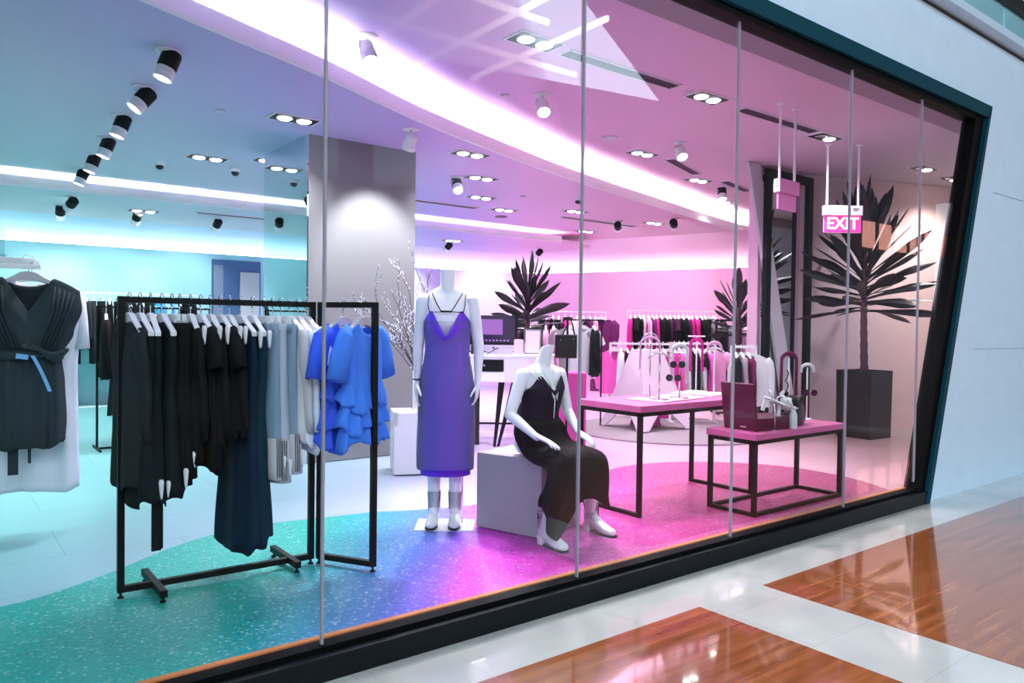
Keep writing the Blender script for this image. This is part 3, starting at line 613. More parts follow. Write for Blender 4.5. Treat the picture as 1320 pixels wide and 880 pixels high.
shades(4.40, 3.66, T+.265, 'round dark sunglasses hung high beside the front stand'); shades(4.38, 3.68, T+.165, 'round dark sunglasses hung low beside the front stand', 'darkgrey')
# burgundy gift box with standing lid
t = thing('gift_box', 'burgundy box with its lid standing upright on the low table', 'box', (4.78, 3.24, .58), radians(-6))
b = MB(); b.box((0.06, .0, .045), (.40, .26, .09)); b.build('tray', 'box', t, bevel=.003)
b = MB(); R_ = Matrix.Rotation(radians(-8), 3, 'Y'); b.box((-.18, .0, .17), (.02, .30, .34), R=R_); b.build('lid', 'box', t, bevel=.003)
b = MB(); b.box((-.193, -.05, .03), (.002, .05, .008)); b.build('small_print', 'blush', t)
# sandal on a slim stand
t = thing('sandal', 'white strappy heeled sandal resting on a slim stand over burgundy box', 'sandal', (4.80, 3.06, .80), atan2(RT.y, RT.x), 'pair of white sandals')
b = MB(); b.ell([((-.11, 0, .02), .02, .008, (0, 1, 0), (0, 0, 1)), ((-.05, 0, .0), .036, .01, (0, 1, 0), (0, 0, 1)), ((.03, 0, -.035), .03, .01, (0, 1, 0), (0, 0, 1)), ((.1, 0, -.055), .03, .009, (0, 1, 0), (0, 0, 1)), ((.125, 0, -.056), .012, .006, (0, 1, 0), (0, 0, 1))], 16); b.build('sole', 'offwhite', t, smooth=True)
b = MB(); b.bar((-.095, 0, .015), (-.125, 0, -.075), .02, .024); b.build('heel', 'offwhite', t)
for x, z, w in ((.075, -.045, .03), (.04, -.03, .022), (-.06, .01, .02)):
    b = MB(); b.tube([(x, -.036, z), (x-.01, -.03, z+.04), (x-.015, 0, z+.06), (x-.01, .03, z+.04), (x, .036, z)], [w*.3]*5, 6); b.build('strap', 'offwhite', t, smooth=True)
s2 = dup(t, (4.92, 3.1, .76), atan2(RT.y, RT.x)+.9, 'white strappy sandal leaning behind its pair on the burgundy box')
t['label'] = 'white strappy heeled sandal balanced on a slim stand before burgundy box'
ring_stand('display_stand', 'very slim stand in front of burgundy box holding a white sandal', 4.80, 3.10, .58, .2, 'chrome', .03)
# black bag with bunched scarves and a white bottle
t = thing('tote_bag', 'soft black leather bag slumped on the low table beside the white bottle', 'bag', (5.23, 3.26, .58), radians(15))
b = MB(); b.ell([((0, 0, .0), .15, .1), ((0, 0, .04), .17, .115), ((.01, 0, .12), .165, .1), ((.03, 0, .19), .13, .075), ((.05, 0, .215), .06, .03)], 24, .8); b.build('bag_body', 'leather', t, smooth=True)
b = MB(); b.tube([(-.06, -.08, .15), (-.03, -.09, .21), (.04, -.09, .22), (.1, -.07, .15)], .008); b.build('bag_handle', 'leather', t, smooth=True)
t = thing('scarf_bundle', 'bunched black and white patterned scarf on top of the black bag', 'scarf', (5.03, 3.17, .72))
for i in range(12):
    a = random.uniform(0, 6.28); r_ = random.uniform(.02, .09); z = random.uniform(-.02, .13)
    b = MB(); b.cap_limb((r_*cos(a)*.8, r_*sin(a)*.5, z), (r_*cos(a+.9), r_*sin(a+.9)*.5, z+random.uniform(-.03, .05)), .018, .012, 8); b.build('scarf_fold', ('offwhite', 'black', 'offwhite', 'burgundy')[i % 4], t, smooth=True)
t = thing('bottle', 'small white bottle standing in front of the black bag', 'bottle', (4.99, 3.07, .58))
b = MB(); b.lathe((0, 0, 0), [(0, 0), (.026, 0), (.028, .01), (.028, .1), (.02, .125), (.012, .13), (0, .13)], 20); b.build('body', 'offwhite', t, smooth=True)
b = MB(); b.lathe((0, 0, .13), [(0, 0), (.016, 0), (.016, .035), (0, .035)], 16); b.build('cap', 'white', t)
ring_stand('display_stand', 'tall white pole stand with burgundy padded band, behind black bag', 5.45, 3.40, .58, .50, 'white', .04)
headband(5.45, 3.40, .58+.48, .06, .28, 'burgundy', 'burgundy padded band over the taller white stand on low table', 'headband', .022)
ring_stand('display_stand', 'white pole stand with white padded band, nearest the mirror', 5.62, 3.34, .58, .42, 'white', .04)
headband(5.62, 3.34, .58+.40, .05, .02, 'offwhite', 'white padded band on the stand nearest the framed mirror', 'headband', .018)
shades(5.60, 3.30, .80, 'dark red sunglasses hanging from the stand by the mirror', 'darkplum')
b = MB()
for i in range(7): b.cap_limb((.01*sin(i*2.), 0, -.03*i), (.03*sin(i*2.+1), 0, -.03*i-.025), .006, .004, 6)
tag(b.build('necklace', 'blk', loc=(5.38, 3.37, .98), smooth=True), 'dark beaded necklace hanging below the burgundy band', 'necklace')
# cash desk
t = thing('cash_desk', 'white cash desk with rounded end and black tapered legs, holding the monitor', 'desk', (5.0, 6.62, 0), atan2(RT.y, RT.x))
out = [(-.62, .55)] + [(-.62, -.2), (.2, -.2)] + [(.2+.38*sin(a), .18-.38*cos(a)) for a in [pi/2*i/8 for i in range(1, 9)]] + [(.58, .55)]
b = MB(); b.prism(out, .70, .97); b.build('desk_body', 'white_matte', t, bevel=.004)
b = MB(); b.prism([(x*1.02, y*1.02) for x, y in out], .97, .995); b.build('desk_top', 'white', t, bevel=.003)
b = MB(); b.box((-.13, -.202, .88), (.30, .01, .13)); o = b.build('black_shelf_panel', 'blk', t)  # flat black panel set in place of a shelf opening
b = MB(); b.box((-.14, -.203, .755), (.34, .01, .10)); dr = b.build('drawer', 'white', t, bevel=.002)
b = MB(); b.lathe((-.19, -.215, .88), [(0, -.01), (.012, -.01), (.012, .01), (0, .01)], 10, Matrix.Rotation(pi/2, 3, 'X')); b.build('drawer_knob', 'chrome', dr)
for a, c in (((0.0, -.12, .7), (-.07, -.16, 0)), ((.14, -.12, .7), (-.03, -.15, 0)), ((-.45, .4, .7), (-.52, .45, 0)), ((.3, .45, .7), (.36, .5, 0))):
    b = MB(); A_ = Vector(a); C_ = Vector(c)
    b.loft([[A_+Vector((sx*.035, sy*.025, 0)) for sx, sy in ((-1, -1), (1, -1), (1, 1), (-1, 1))], [C_+Vector((sx*.014, sy*.014, 0)) for sx, sy in ((-1, -1), (1, -1), (1, 1), (-1, 1))]]); b.build('leg', 'blk', t)
DESK = Matrix.Translation((5.0, 6.62, 0)) @ Matrix.Rotation(atan2(RT.y, RT.x), 4, 'Z')
def ondesk(x, y, z=.995): p = DESK @ Vector((x, y, z)); return p
t = thing('desktop_computer', 'aluminium desktop computer with dark screen on the cash desk', 'computer', ondesk(-.10, .15), atan2(RT.y, RT.x))
b = MB(); b.box((0, 0, .26), (.53, .02, .34)); b.build('screen_bezel', 'blk', t, bevel=.006)
b = MB(); b.box((0, -.0115, .27), (.48, .003, .29)); scn = b.build('screen', 'screen', t)
b = MB(); b.box((-.03, -.014, .30), (.26, .002, .17)); b.build('screen_window', mat('screen_pane', (120, 78, 140), .3, emit=.25), scn)
b = MB()
for i in range(9): b.box((-.16+i*.04, -.014, .15), (.018, .002, .012))
b.build('screen_icons', mat('screen_icon', (150, 110, 170), .3, emit=.3), scn)
b = MB(); b.box((0, -.002, .065), (.53, .018, .07)); b.build('chin', 'alu', t, bevel=.004)
b = MB(); b.lathe((0, -.013, .065), [(0, -.001), (.012, -.001), (.012, .001), (0, .001)], 12, Matrix.Rotation(pi/2, 3, 'X')); b.build('emblem', 'blk', t)
b = MB(); b.box((0, .03, .05), (.16, .02, .12)); b.box((0, .03, .004), (.2, .16, .008)); b.build('stand', 'alu', t, bevel=.002)
t = thing('picture_frame', 'white leaning picture frame beside the monitor', 'frame', ondesk(.33, .0), atan2(RT.y, RT.x)-.15)
b = MB(); R_ = Matrix.Rotation(radians(-12), 3, 'X')
for c_, d_ in (((-.085, .03, .14), (.016, .015, .27)), ((.085, .03, .14), (.016, .015, .27)), ((0, .06, .27), (.186, .015, .016)), ((0, .003, .012), (.186, .015, .016))): b.box(c_, d_, R=R_)
b.build('frame_border', 'chrome', t)
b = MB(); b.box((0, .032, .14), (.16, .008, .25), R=R_); b.build('card', 'pinkish', t)
for (x, y, w, d_, h, m, n, l, c_) in ((.18, -.02, .1, .08, .16, 'pinkish', 'leaflet_holder', 'pale leaflet holder between monitor and picture frame', 'holder'), (-.3, -.1, .08, .06, .1, 'dark_item', 'card_terminal', 'dark card terminal at the left on the cash desk', 'card reader'), (.02, -.06, .2, .07, .05, 'alu', 'receipt_printer', 'grey keypad lying before the monitor', 'keypad')):
    b = MB(); b.box((0, 0, h/2), (w, d_, h)); b.box((0, -d_*.2, h*.9), (w*.8, d_*.3, h*.3)); tag(b.build(n, m, loc=ondesk(x, y), rz=atan2(RT.y, RT.x), bevel=.003), l, c_)
b = MB(); b.tube([(-.1, 0, .01), (-.02, 0, .05), (.06, .02, .07)], .008); tag(b.build('pen', 'dark_item', loc=ondesk(-.08, -.15)), 'dark pen lying on desk before the monitor', 'pen')
b = MB(); b.box((0, 0, .3), (.35, .3, .6)); tag(b.build('storage_box', 'darkgrey', loc=(4.72, 6.95, 0), rz=-.6), 'dark box on the floor beneath the cash desk', 'box')
# round rug and pyramid podium
b = MB(); b.lathe((0, 0, 0), [(0, 0), (1.3, 0), (1.3, .018), (1.28, .024), (0, .024)], 64); tag(b.build('round_rug', 'rug', loc=(7.55, 6.35, 0)), 'round grey rug under the pyramid podium', 'rug')
t = thing('pyramid_podium', 'white folded pyramid podium with flat top on the round rug', 'podium', (7.32, 6.6, .036), atan2(RT.y, RT.x)+.55)
b = MB(); s_ = .41; tp = .14; h = .98
base = [(-s_, -s_), (s_, -s_), (s_, s_), (-s_, s_)]
for i in range(4):
    a = Vector((*base[i], 0)); c = Vector((*base[(i+1) % 4], 0)); mid = (a+c)/2; A = Vector((base[i][0]*tp/s_, base[i][1]*tp/s_, h)); Cc = Vector((base[(i+1) % 4][0]*tp/s_, base[(i+1) % 4][1]*tp/s_, h))
    arch = []
    for k_ in range(9):
        q = k_/8; p = a*(1-(.12+.76*q)) + c*(.12+.76*q); up = sin(pi*q)*.24
        p2 = p + Vector((-p.x, -p.y, 0))*(up/h)*.72 + Vector((0, 0, up)); arch.append(p2)
    b.add([a] + arch + [c, Cc, A], [tuple(range(13))])
b.add([(-tp, -tp, h), (tp, -tp, h), (tp, tp, h), (-tp, tp, h)], [(0, 1, 2, 3)])
o = b.build('podium_shell', 'podium', t); sf = o.modifiers.new('s', 'SOLIDIFY'); sf.thickness = .02; sf.offset = 0
b = MB(); b.lathe((0, 0, .012), [(0, 0), (.2, 0), (.02, .75), (0, .75)], 4, Matrix.Rotation(pi/4, 3, 'Z')); b.build('inner_core', 'podium_in', t)
# planter
t = thing('planter', 'tall dark bronze square planter by the right end of window', 'planter', (9.12, 4.66, 0), radians(-4))
b = MB(); w = .23; v = []
b.loft([[(sx*w*.97, sy*w*.97, z) for sx, sy in ((-1, -1), (1, -1), (1, 1), (-1, 1))] if z == 0 else [(sx*w, sy*w, z) for sx, sy in ((-1, -1), (1, -1), (1, 1), (-1, 1))] for z in (0, .82)], (True, False))
b.loft([[(sx*q, sy*q, z) for sx, sy in ((-1, -1), (1, -1), (1, 1), (-1, 1))] for q, z in ((w, .82), (w-.02, .82), (w-.02, .77))], (False, False)); b.build('planter_body', 'planter', t)
b = MB(); b.box((0, 0, .765), (.42, .42, .012)); b.build('soil', 'trunk', t)
# ---- palms
def palm(name, label, loc, trunk, crown_z, n, L0, seed, lw=.035, spread=1.0, bends=(0, 0), r0=.035, low=0):
    rnd = random.Random(seed); t = thing(name, label, 'palm', loc)
    b = MB(); pts = []; rad = []
    for i in range(22):
        q = i/21; pts.append((bends[0]*sin(q*2.2), bends[1]*q, q*crown_z)); rad.append(r0*(1-.35*q)*(1.12 if i % 2 else .94))
    if trunk: b.tube(pts, rad, 10); b.build('trunk', 'trunk', t, smooth=True)
    top = Vector(pts[-1]); b = MB()
    for i in range(n):
        q = i/n; el = radians(84 - 88*q**.9) + rnd.uniform(-.12, .12); az = i*2.39996 + rnd.uniform(-.3, .3)
        base = top + Vector((0, 0, -(q*.38+low*q)*L0 + .02)); L_ = L0*rnd.uniform(.82, 1.15)*(1-.22*max(0, cos(az)*.35+sin(az)*.94)*cos(el))
        d = Vector((cos(az)*cos(el)*spread, sin(az)*cos(el)*spread, sin(el))).normalized(); side = d.cross(Vector((0, 0, 1)))
        if side.length < .1: side = Vector((1, 0, 0))
        side.normalize(); tw = rnd.uniform(-1.3, 1.3); side = (side*cos(tw) + d.cross(side)*sin(tw)).normalized()
        droop = rnd.uniform(.05, .35)*(1 if q > .25 else .3); p = base.copy(); rings = []; K = 9
        for k_ in range(K+1):
            s_ = k_/K; wdt = lw*(.28+.25*s_ if s_ < .3 else (.45+1.5*(s_-.3)) if s_ < .7 else 1.05*max(0, 1-(s_-.7)/.3)**.6) + .001
            dd = (d + Vector((0, 0, -droop*s_*s_*1.2))).normalized(); nn = dd.cross(side).normalized()
            rings.append([p - side*wdt + nn*wdt*.25, p - nn*.004, p + side*wdt + nn*wdt*.25, p + nn*.003]); p = p + dd*L_/K
        b.loft(rings)
    b.build('foliage', 'leaf', t, smooth=False)
    return t
palm('potted_palm', 'tall dark palm rising from the bronze planter at right', (9.12, 4.66, .77), True, 1.5, 72, .86, 3, .058, 1, (-.05, .0), .045, low=.5)
D.objects['potted_palm']['label'] = 'tall dark dracaena palm rising from the bronze planter'
palm('potted_palm', 'dark palm with broad leaves standing behind the cash desk', (5.86, 7.22, 0), True, 1.68, 44, .50, 11, .048, 1, (-.03, 0), .05, low=.5)
palm('potted_palm', 'dark palm against the rear mirror, left of framed mirror', (9.28, 6.62, 0), True, 1.62, 38, .52, 23, .052, 1, (0, 0), .05, low=.5)
for x, y, l in ((5.86, 7.22, 'round dark pot of the palm behind the cash desk'), (9.28, 6.62, 'round dark pot of the palm near rear mirror')):
    b = MB(); b.lathe((0, 0, 0), [(0, 0), (.16, 0), (.2, .35), (.17, .35), (.16, .3), (0, .3)], 28); tag(b.build('plant_pot', 'planter', loc=(x, y, 0), smooth=False), l, 'pot')
# frosted branches
t = thing('branch_arrangement', 'bare frosted branches with white buds in the tall white box', 'branches', (3.49, 5.83, .845))
rnd = random.Random(5); tw = MB(); bd = MB()
def grow(p, d, L_, r, lev):
    pts = [p]; q = p.copy()
    for k_ in range(5):
        d = (d + Vector((rnd.uniform(-.16, .16), rnd.uniform(-.16, .16), rnd.uniform(-.06, .12)))).normalized(); q = q + d*L_/5; pts.append(q.copy())
        if lev < 2 and k_ > 0 and rnd.random() < .75:
            grow(q, (d + Vector((rnd.uniform(-.7, .7), rnd.uniform(-.7, .7), rnd.uniform(-.1, .5)))).normalized(), L_*.42, r*.6, lev+1)
        if rnd.random() < .8: c = q + Vector((rnd.uniform(-.01, .01), rnd.uniform(-.01, .01), .006)); bd.cap_limb(c, c+d*.012, .005, .004, 6, 1)
    tw.tube(pts, [r*(1-.12*i) for i in range(6)], 5)
for i in range(11):
    a = rnd.uniform(0, 6.28); side = RT*rnd.uniform(-.62, .25) + Fh*rnd.uniform(-.3, .3)
    if i < 5: side = -RT*(.25+.16*i)
    grow(Vector((0, 0, -.02)), (side + Vector((0, 0, 1))).normalized(), rnd.uniform(.5, .85), .006, 0)
tw.build('twigs', 'twig', t); bd.build('buds', 'bud', t)
# ================================================================ CLOTHES
def hanger(name='clothes_hanger', label='', loc=(0, 0, 0), rz=0, w=.2, m='white', grp=None, clip=False, simple=False):
    """origin where the hook rests on the rail"""
    b = MB()
    arc = [(.028*cos(a), 0, -.006+.022*sin(a)+.0) for a in [radians(-40+230*i/8) for i in range(9)]]
    hook = arc[::-1]
    hk = MB(); hk.tube([(-.028*.99, 0, -.008)] + [(-.026*cos(pi*i/8), 0, .020*sin(pi*i/8)-.004) for i in range(9)] + [(.016, 0, -.03), (0, 0, -.045), (0, 0, -.085)], .0028, 6)
    if clip:
        b.box((0, 0, -.10), (w*1.7, .018, .036))
        for s_ in (-1, 1): b.box((s_*w*.68, 0, -.135), (.02, .03, .05))
    else:
        top = [(-.035, -.075)]; poly = []
        N_ = 10
        for i in range(N_+1):
            q = i/N_; x = -w + 2*w*q; ax = abs(x); z = -.078 - .002*(ax/.035) if ax < .035 else -.08 - .085*(max(0, ax-.035)/(w-.035))**.85
            poly.append((x, z))
        low = []
        for i in range(N_+1):
            q = 1-i/N_; x = -w + 2*w*q; ax = abs(x)/w; low.append((x*.985, -.125 - .062*ax**1.6 if ax > .02 else -.125))
        b.prismY(poly + low, -.013, .013)
    if simple:
        b.v, b.f, b.m = b.v + hk.v, b.f + [tuple(i+len(b.v) for i in q) for q in hk.f], b.m+hk.m
        o = b.build(name, m, loc=loc, rz=rz); return tag(o, label, 'hanger', grp)
    t = thing(name, label, 'hanger', loc, rz, grp)
    b.build('hanger_body', m, t, bevel=.003); hk.build('hook', 'chrome', t, smooth=True)
    return t
def lerp(tab, q):
    for i in range(len(tab)-1):
        if q <= tab[i+1][0]:
            a, b_ = tab[i], tab[i+1]; k_ = (q-a[0])/(b_[0]-a[0]); k_ = k_*k_*(3-2*k_); return tuple(a[j]+(b_[j]-a[j])*k_ for j in range(1, len(a)))
    return tab[-1][1:]
def garment(L_, prof, neck=(.09, .12, .02, 'v'), drop=.05, folds=7, amp=.016, hem=.02, seed=1, n=44, rows=22, sleeves=None, asym=0, mb=None, top_flat=False, hemfn=None):
    """prof: (v, half width, half thickness); cloth shell open at the neck and hem"""
    rnd = random.Random(seed); ph = [rnd.uniform(0, 6.28) for _ in range(6)]; mb = mb or MB(); rings = []
    w0, t0 = prof[0][1], prof[0][2]; nw, fd, bd_, ty = neck
    for j in range(rows+1):
        v = (j/rows); wv, tv = lerp(prof, v); ring = []
        for i in range(n):
            a = 2*pi*i/n; c, s_ = cos(a), sin(a); px = math.copysign(abs(c)**.75, c); py = math.copysign(abs(s_)**.7, s_)
            x0 = abs(w0*px)
            if top_flat: zt_ = -.004*s_
            elif x0 < nw:
                q = x0/nw; dep = fd if s_ < 0 else bd_
                zt_ = -dep*((1-q) if ty == 'v' and s_ < 0 else max(0, 1-q*q)**.6)
            else: zt_ = -drop*(max(0, x0-nw)/max(w0-nw, .01))**1.3
            hz = -L_ + hem*sin(a*2+ph[0]) + hem*.6*sin(a*5+ph[1]) + asym*c
            if hemfn: hz += hemfn(a)
            z = zt_*(1-v) + hz*v
            am = amp*min(1, v*1.6)*(.35+.65*v)
            x = wv*px*(1+.035*v*sin(3*a+ph[2])); y = tv*py
            fx = folds*px*pi/2
            y += am*(sin(fx*1.0+ph[3]+v*.8) + .55*sin(fx*1.9+ph[4]-v*1.3))*(1 if s_ < 0 else .8)
            x += am*.5*sin(folds*a*.5+ph[5]+v*2)
            ring.append((x, y, z))
        rings.append(ring)
    mb.loft(rings, (False, False))
    if sleeves:
        for sg in (-1, 1):
            pts, rr = sleeves; P = [Vector((sg*p[0], p[1]+rnd.uniform(-.008, .008), p[2])) for p in pts]; R_ = []
            for k_, p in enumerate(P):
                t = (P[min(k_+1, len(P)-1)]-P[max(k_-1, 0)]).normalized(); u = Vector((0, 1, 0)); w_ = t.cross(u).normalized(); u = w_.cross(t)
                R_.append([p + w_*rr[k_]*cos(2*pi*i/14)*(1+.06*sin(3*i+k_*1.7)) + u*rr[k_]*.55*sin(2*pi*i/14) for i in range(14)])
            mb.loft(R_, (True, False))
    return mb
def fixmat(o): return o
LONG = ([(.17, 0, -.05), (.20, 0, -.10), (.225, 0, -.2), (.235, -.01, -.33), (.225, -.02, -.46), (.215, -.03, -.56)], [.055, .066, .062, .055, .048, .042])
SHORT = ([(.16, 0, -.05), (.20, 0, -.09), (.245, 0, -.16), (.27, 0, -.23)], [.06, .075, .078, .082])
HALF = ([(.15, 0, -.045), (.20, 0, -.09), (.25, 0, -.18), (.28, .0, -.29)], [.06, .085, .088, .09])
TOP = [(0, .20, .03), (.2, .205, .05), (.5, .20, .055), (1, .215, .06)]
DRESS = [(0, .19, .03), (.15, .19, .05), (.35, .16, .05), (.6, .2, .06), (1, .25, .075)]
def tmesh(mb, name, m, thick=.004, smooth=True):
    o = mb.build(name, m, smooth=smooth); s_ = o.modifiers.new('cloth', 'SOLIDIFY'); s_.thickness = thick; s_.offset = 0
    return o
def place(o, x, y, z, rz): o.location = (x, y, z); o.rotation_euler.z = rz; return o
def sectag(parent, x, y, z, rz=0, sc=1):
    b = MB(); b.ell([((0, 0, 0), .010, .007), ((0, 0, -.012), .017, .010), ((0, 0, -.03), .014, .009), ((0, 0, -.07), .009, .006), ((0, 0, -.08), .006, .004)], 14); o = b.build('security_tag', 'tag', parent, smooth=True, loc=(x, y, z), rz=rz); o.scale = (sc, sc, sc); o['label'] = 'white plastic security tag'; return o
# ---------------- main rack
t = thing('garment_rack', 'folding black metal garment rack with crossed feet nearest the glass', 'clothes rack', (.71, 3.89, 0))
o0 = Vector((.71, 3.89, 0))
def L3(x, y, z): return Vector((x, y, z)) - o0
P0, P1, P2, P3 = (.71, 3.89), (1.635, 3.865), (1.675, 3.845), (1.845, 3.55)
w = .03; HZ = 1.42
def post(p, n='post'): b = MB(); b.box(L3(p[0], p[1], .03+(HZ-.03)/2), (w, w, HZ-.03)); b.build(n, 'blk', t, bevel=.002); b = MB(); b.lathe(L3(p[0], p[1], 0), [(0, 0), (.015, 0), (.015, .01), (.006, .014), (.006, .032), (0, .032)], 12); b.build('levelling_foot', 'blk', t)
for p in (P0, P1, P2, P3): post(p)
for a, c in ((P0, P1), (P2, P3)):
    b = MB(); b.bar(L3(*a, HZ-w/2), L3(*c, HZ-w/2), w); b.build('top_rail', 'blk', t, bevel=.002)
    b = MB(); b.bar(L3(*a, .03+w/2), L3(*c, .03+w/2), w); b.build('bottom_rail', 'blk', t, bevel=.002)
for x, ya, yb in ((.857, 3.70, 4.10), (1.52, 3.75, 4.12)):
    b = MB(); b.bar(L3(x, ya, .045+w*.02), L3(x, yb, .045+w*.02), w+.002, w+.004); b.build('cross_foot', 'blk', t, bevel=.002)
    for yy in (ya+.02, yb-.02): b = MB(); b.lathe(L3(x, yy, 0), [(0, 0), (.014, 0), (.014, .01), (.006, .014), (.006, .032), (0, .032)], 12); b.build('levelling_foot', 'blk', t)
def ry(x): return P0[1] + (P1[1]-P0[1])*(x-P0[0])/(P1[0]-P0[0])
G1 = 'clothes on the black folding rack'
def rackitem(x, kind, m, label, name, L_=.6, tilt=0, seed=1, clip=False, hlabel=None, tags=(), w_=.2, grp=None):
    rz = pi/2 + tilt; z = HZ+.003
    hanger('clothes_hanger', hlabel or ('white hanger: ' + label), (x, ry(x), z), rz, w=.19 if not clip else .13, clip=clip, m='white', grp=grp and 'white hangers on the black folding rack')
    zt = z-.115 if not clip else z-.125
    if kind == 'dress': mb = garment(L_, [(0, .185, .022), (.15, .19, .035), (.38, .165, .038), (.6, .2, .048), (1, .24, .06)], (.08, .12, .02, 'v'), .06, 4, .014, .022, seed)
    elif kind == 'top': mb = garment(L_, [(0, .185, .02), (.3, .19, .034), (1, .20, .045)], (.075, .07, .02, 'r'), .06, 4, .011, .02, seed, sleeves=([(p[0]*.86, p[1], p[2]) for p in SHORT[0]], [r*.75 for r in SHORT[1]]))
    elif kind == 'long': mb = garment(L_, [(0, .185, .02), (.3, .19, .036), (1, .20, .046)], (.075, .09, .02, 'v'), .06, 4, .012, .02, seed, sleeves=([(p[0]*.88, p[1], p[2]) for p in LONG[0]], [r*.7 for r in LONG[1]]))
    elif kind == 'trousers':
        mb = MB()
        for sg in (-1, 1):
            rings = []
            for j in range(16):
                v = j/15; wd = .082+.035*v; cx_ = sg*(.075+.012*v)
                rings.append([(cx_+wd*math.copysign(abs(cos(a))**.8, cos(a)), .030*(1+v*.7)*sin(a)+.006*sin(4*a+sg+v*3)*v + .004*sg, -L_*v) for a in [2*pi*i/20 for i in range(20)]])
            mb.loft(rings, (True, False))
        mb.box((0, 0, -.02), (.31, .045, .04))
    o = tmesh(mb, name, m, .003); place(o, x, ry(x), zt, rz); tag(o, label, 'garment', grp)
    for (tx, ty, tz) in tags: sectag(o, tx-.02, ty, tz+(.06 if tz < -.3 else 0), 0, 1.1)
    return o
# from left post to right
g = rackitem(.745, 'long', 'fabric_charcoal' if 0 else 'charcoal', 'dark charcoal long jacket against the left post of the rack', 'long_jacket', .76, .08, 3)
g = rackitem(.79, 'dress', 'tealblack', 'black-teal belted dress, first of the three at left end of rack', 'belted_dress', .84, .05, 4, tags=((-.22, -.03, -.78), (.1, -.05, -.82)))
b = MB(); b.box((-.2, -.02, -.93), (.012, .04, .24)); b.build('belt_tail', 'tealblack', g)
g = rackitem(.835, 'dress', 'tealblack', 'black-teal belted dress, second from the left end of rack', 'belted_dress', .82, -.04, 5, tags=((-.2, -.04, -.79),))
b = MB(); b.box((-.16, -.02, -.92), (.03, .012, .26)); b.build('belt_tail', 'tealblack', g)
g = rackitem(.885, 'dress', 'tealblack', 'black-teal pleated dress with a tag near its hem, third from left', 'pleated_dress', .80, .05, 6, tags=((-.22, -.04, -.74),))
g = rackitem(.93, 'trousers', 'black', 'black wide trousers on a clip hanger, left pair', 'trousers', .76, .04, 7, clip=True, tags=((-.16, -.03, -.70),))
g = rackitem(.965, 'trousers', 'black', 'black wide trousers on a clip hanger, right pair', 'trousers', .73, -.05, 8, clip=True, tags=((-.16, -.03, -.66),))
lbl = ['black top with drawstrings, leftmost of the black tops', 'black top with a security tag in mid height, second of the black tops', 'black short-sleeved top in the middle of the black tops', 'black blouse, fourth of the black tops', 'black top beside the petrol-blue dresses']
for i, x in enumerate((1.015, 1.062, 1.108, 1.155, 1.20)):
    g = rackitem(x, 'top' if i % 2 else 'long', 'black', lbl[i], 'black_top', (.66, .72, .60, .57, .55)[i], (-.06, .05, .0, .06, -.04)[i], 10+i, tags=((-.19, -.02, -.02), (-.15, -.03, -.44)) if i in (0, 1) else ((-.19, -.02, -.02),))
    if i < 2:
        b = MB()
        for k_ in range(2): b.tube([(-.19, -.03, -.1), (-.2-.02*k_, -.045, -.25), (-.18, -.05, -.33+.03*k_), (-.21, -.05, -.45)], .002, 5)
        b.build('drawstring', 'charcoal', g)
g = rackitem(1.255, 'dress', 'navyteal', 'petrol-blue long dress, left one of two', 'long_dress', 1.13, .05, 21, tags=((-.19, -.02, -.04),))
g = rackitem(1.315, 'dress', 'teal', 'petrol-blue long dress, right one of two, nearly touching floor', 'long_dress', 1.10, -.03, 22, tags=((-.19, -.02, -.04),))
for i, (x, m, ll) in enumerate(((1.375, 'denim', .78), (1.42, 'paledenim', .80), (1.462, 'denim', .76))):
    g = rackitem(x, 'trousers', m, ('washed denim wide trousers with belt loops, left pair on clip hanger', 'pale two-tone denim trousers with striped side seam, middle pair', 'washed denim wide trousers, right pair beside cream top')[i], 'denim_trousers', ll, (.03, -.05, .06)[i], 30+i, clip=True, tags=((-.18, -.03, -ll+.06),))
    g.data.materials.append(M['cream'])
    for p_ in g.data.polygons:
        if p_.center.z < -ll*.72: p_.material_index = 1
    b = MB()
    for k_ in range(3): b.tube([(-.203, -.010+.010*k_, -ll*.73), (-.212, -.010+.010*k_, -ll*.98)], .0022, 5)
    b.build('side_stripe', 'charcoal', g)
g = rackitem(1.51, 'long', 'cream', 'cream long-sleeved top next to the denim trousers', 'cream_top', .62, .04, 41)
g = rackitem(1.555, 'long', 'whitecloth', 'white collarless blouse with buttons, near the right rack post', 'white_blouse', .62, -.04, 42)
g = rackitem(1.598, 'top', 'whitecloth', 'white top, last on the long rail beside the double post', 'white_shirt', .66, .05, 43)
# blue peplum tops on the folded end
def blue_top(x, y, m, label, seed):
    rz = atan2(.29, -.17)+pi/2 + .22
    rz = radians(33)
    hanger('clothes_hanger', 'grey-white contoured hanger holding the ' + label, (x, y, HZ+.003), rz, w=.19, m='grey_matte')
    tt = thing('peplum_top', label, 'garment', (x, y, HZ-.112), rz)
    o = tmesh(garment(.42, [(0, .18, .03), (.3, .17, .042), (1, .165, .048)], (.085, .06, .03, 'r'), .055, 5, .008, .01, seed, sleeves=([(p[0]*.9, p[1], p[2]) for p in HALF[0]], [r*.8 for r in HALF[1]])), 'bodice', m, .004); o.parent = tt
    for i, (z, w1, w2, l2) in enumerate(((-.28, .16, .20, .16), (-.37, .165, .21, .17), (-.45, .165, .20, .18))):
        o = tmesh(garment(l2, [(0, w1, .045), (1, w2, .065)], (.0, 0, 0, 'r'), .0, 9, .02, .025, seed+i*3, n=64, rows=10, top_flat=True, asym=.02*(i-1)), 'ruffle_tier', m, .003); o.parent = tt; o.location = (0, 0, z)
    sectag(tt, .17, -.11, -.48)
    return tt
blue_top(1.75, 3.735, 'deepblue', 'blue ruffled short-sleeved top, the rear of two', 3); blue_top(1.815, 3.62, 'blue', 'bright blue tiered peplum top hanging nearest, facing the glass', 9)
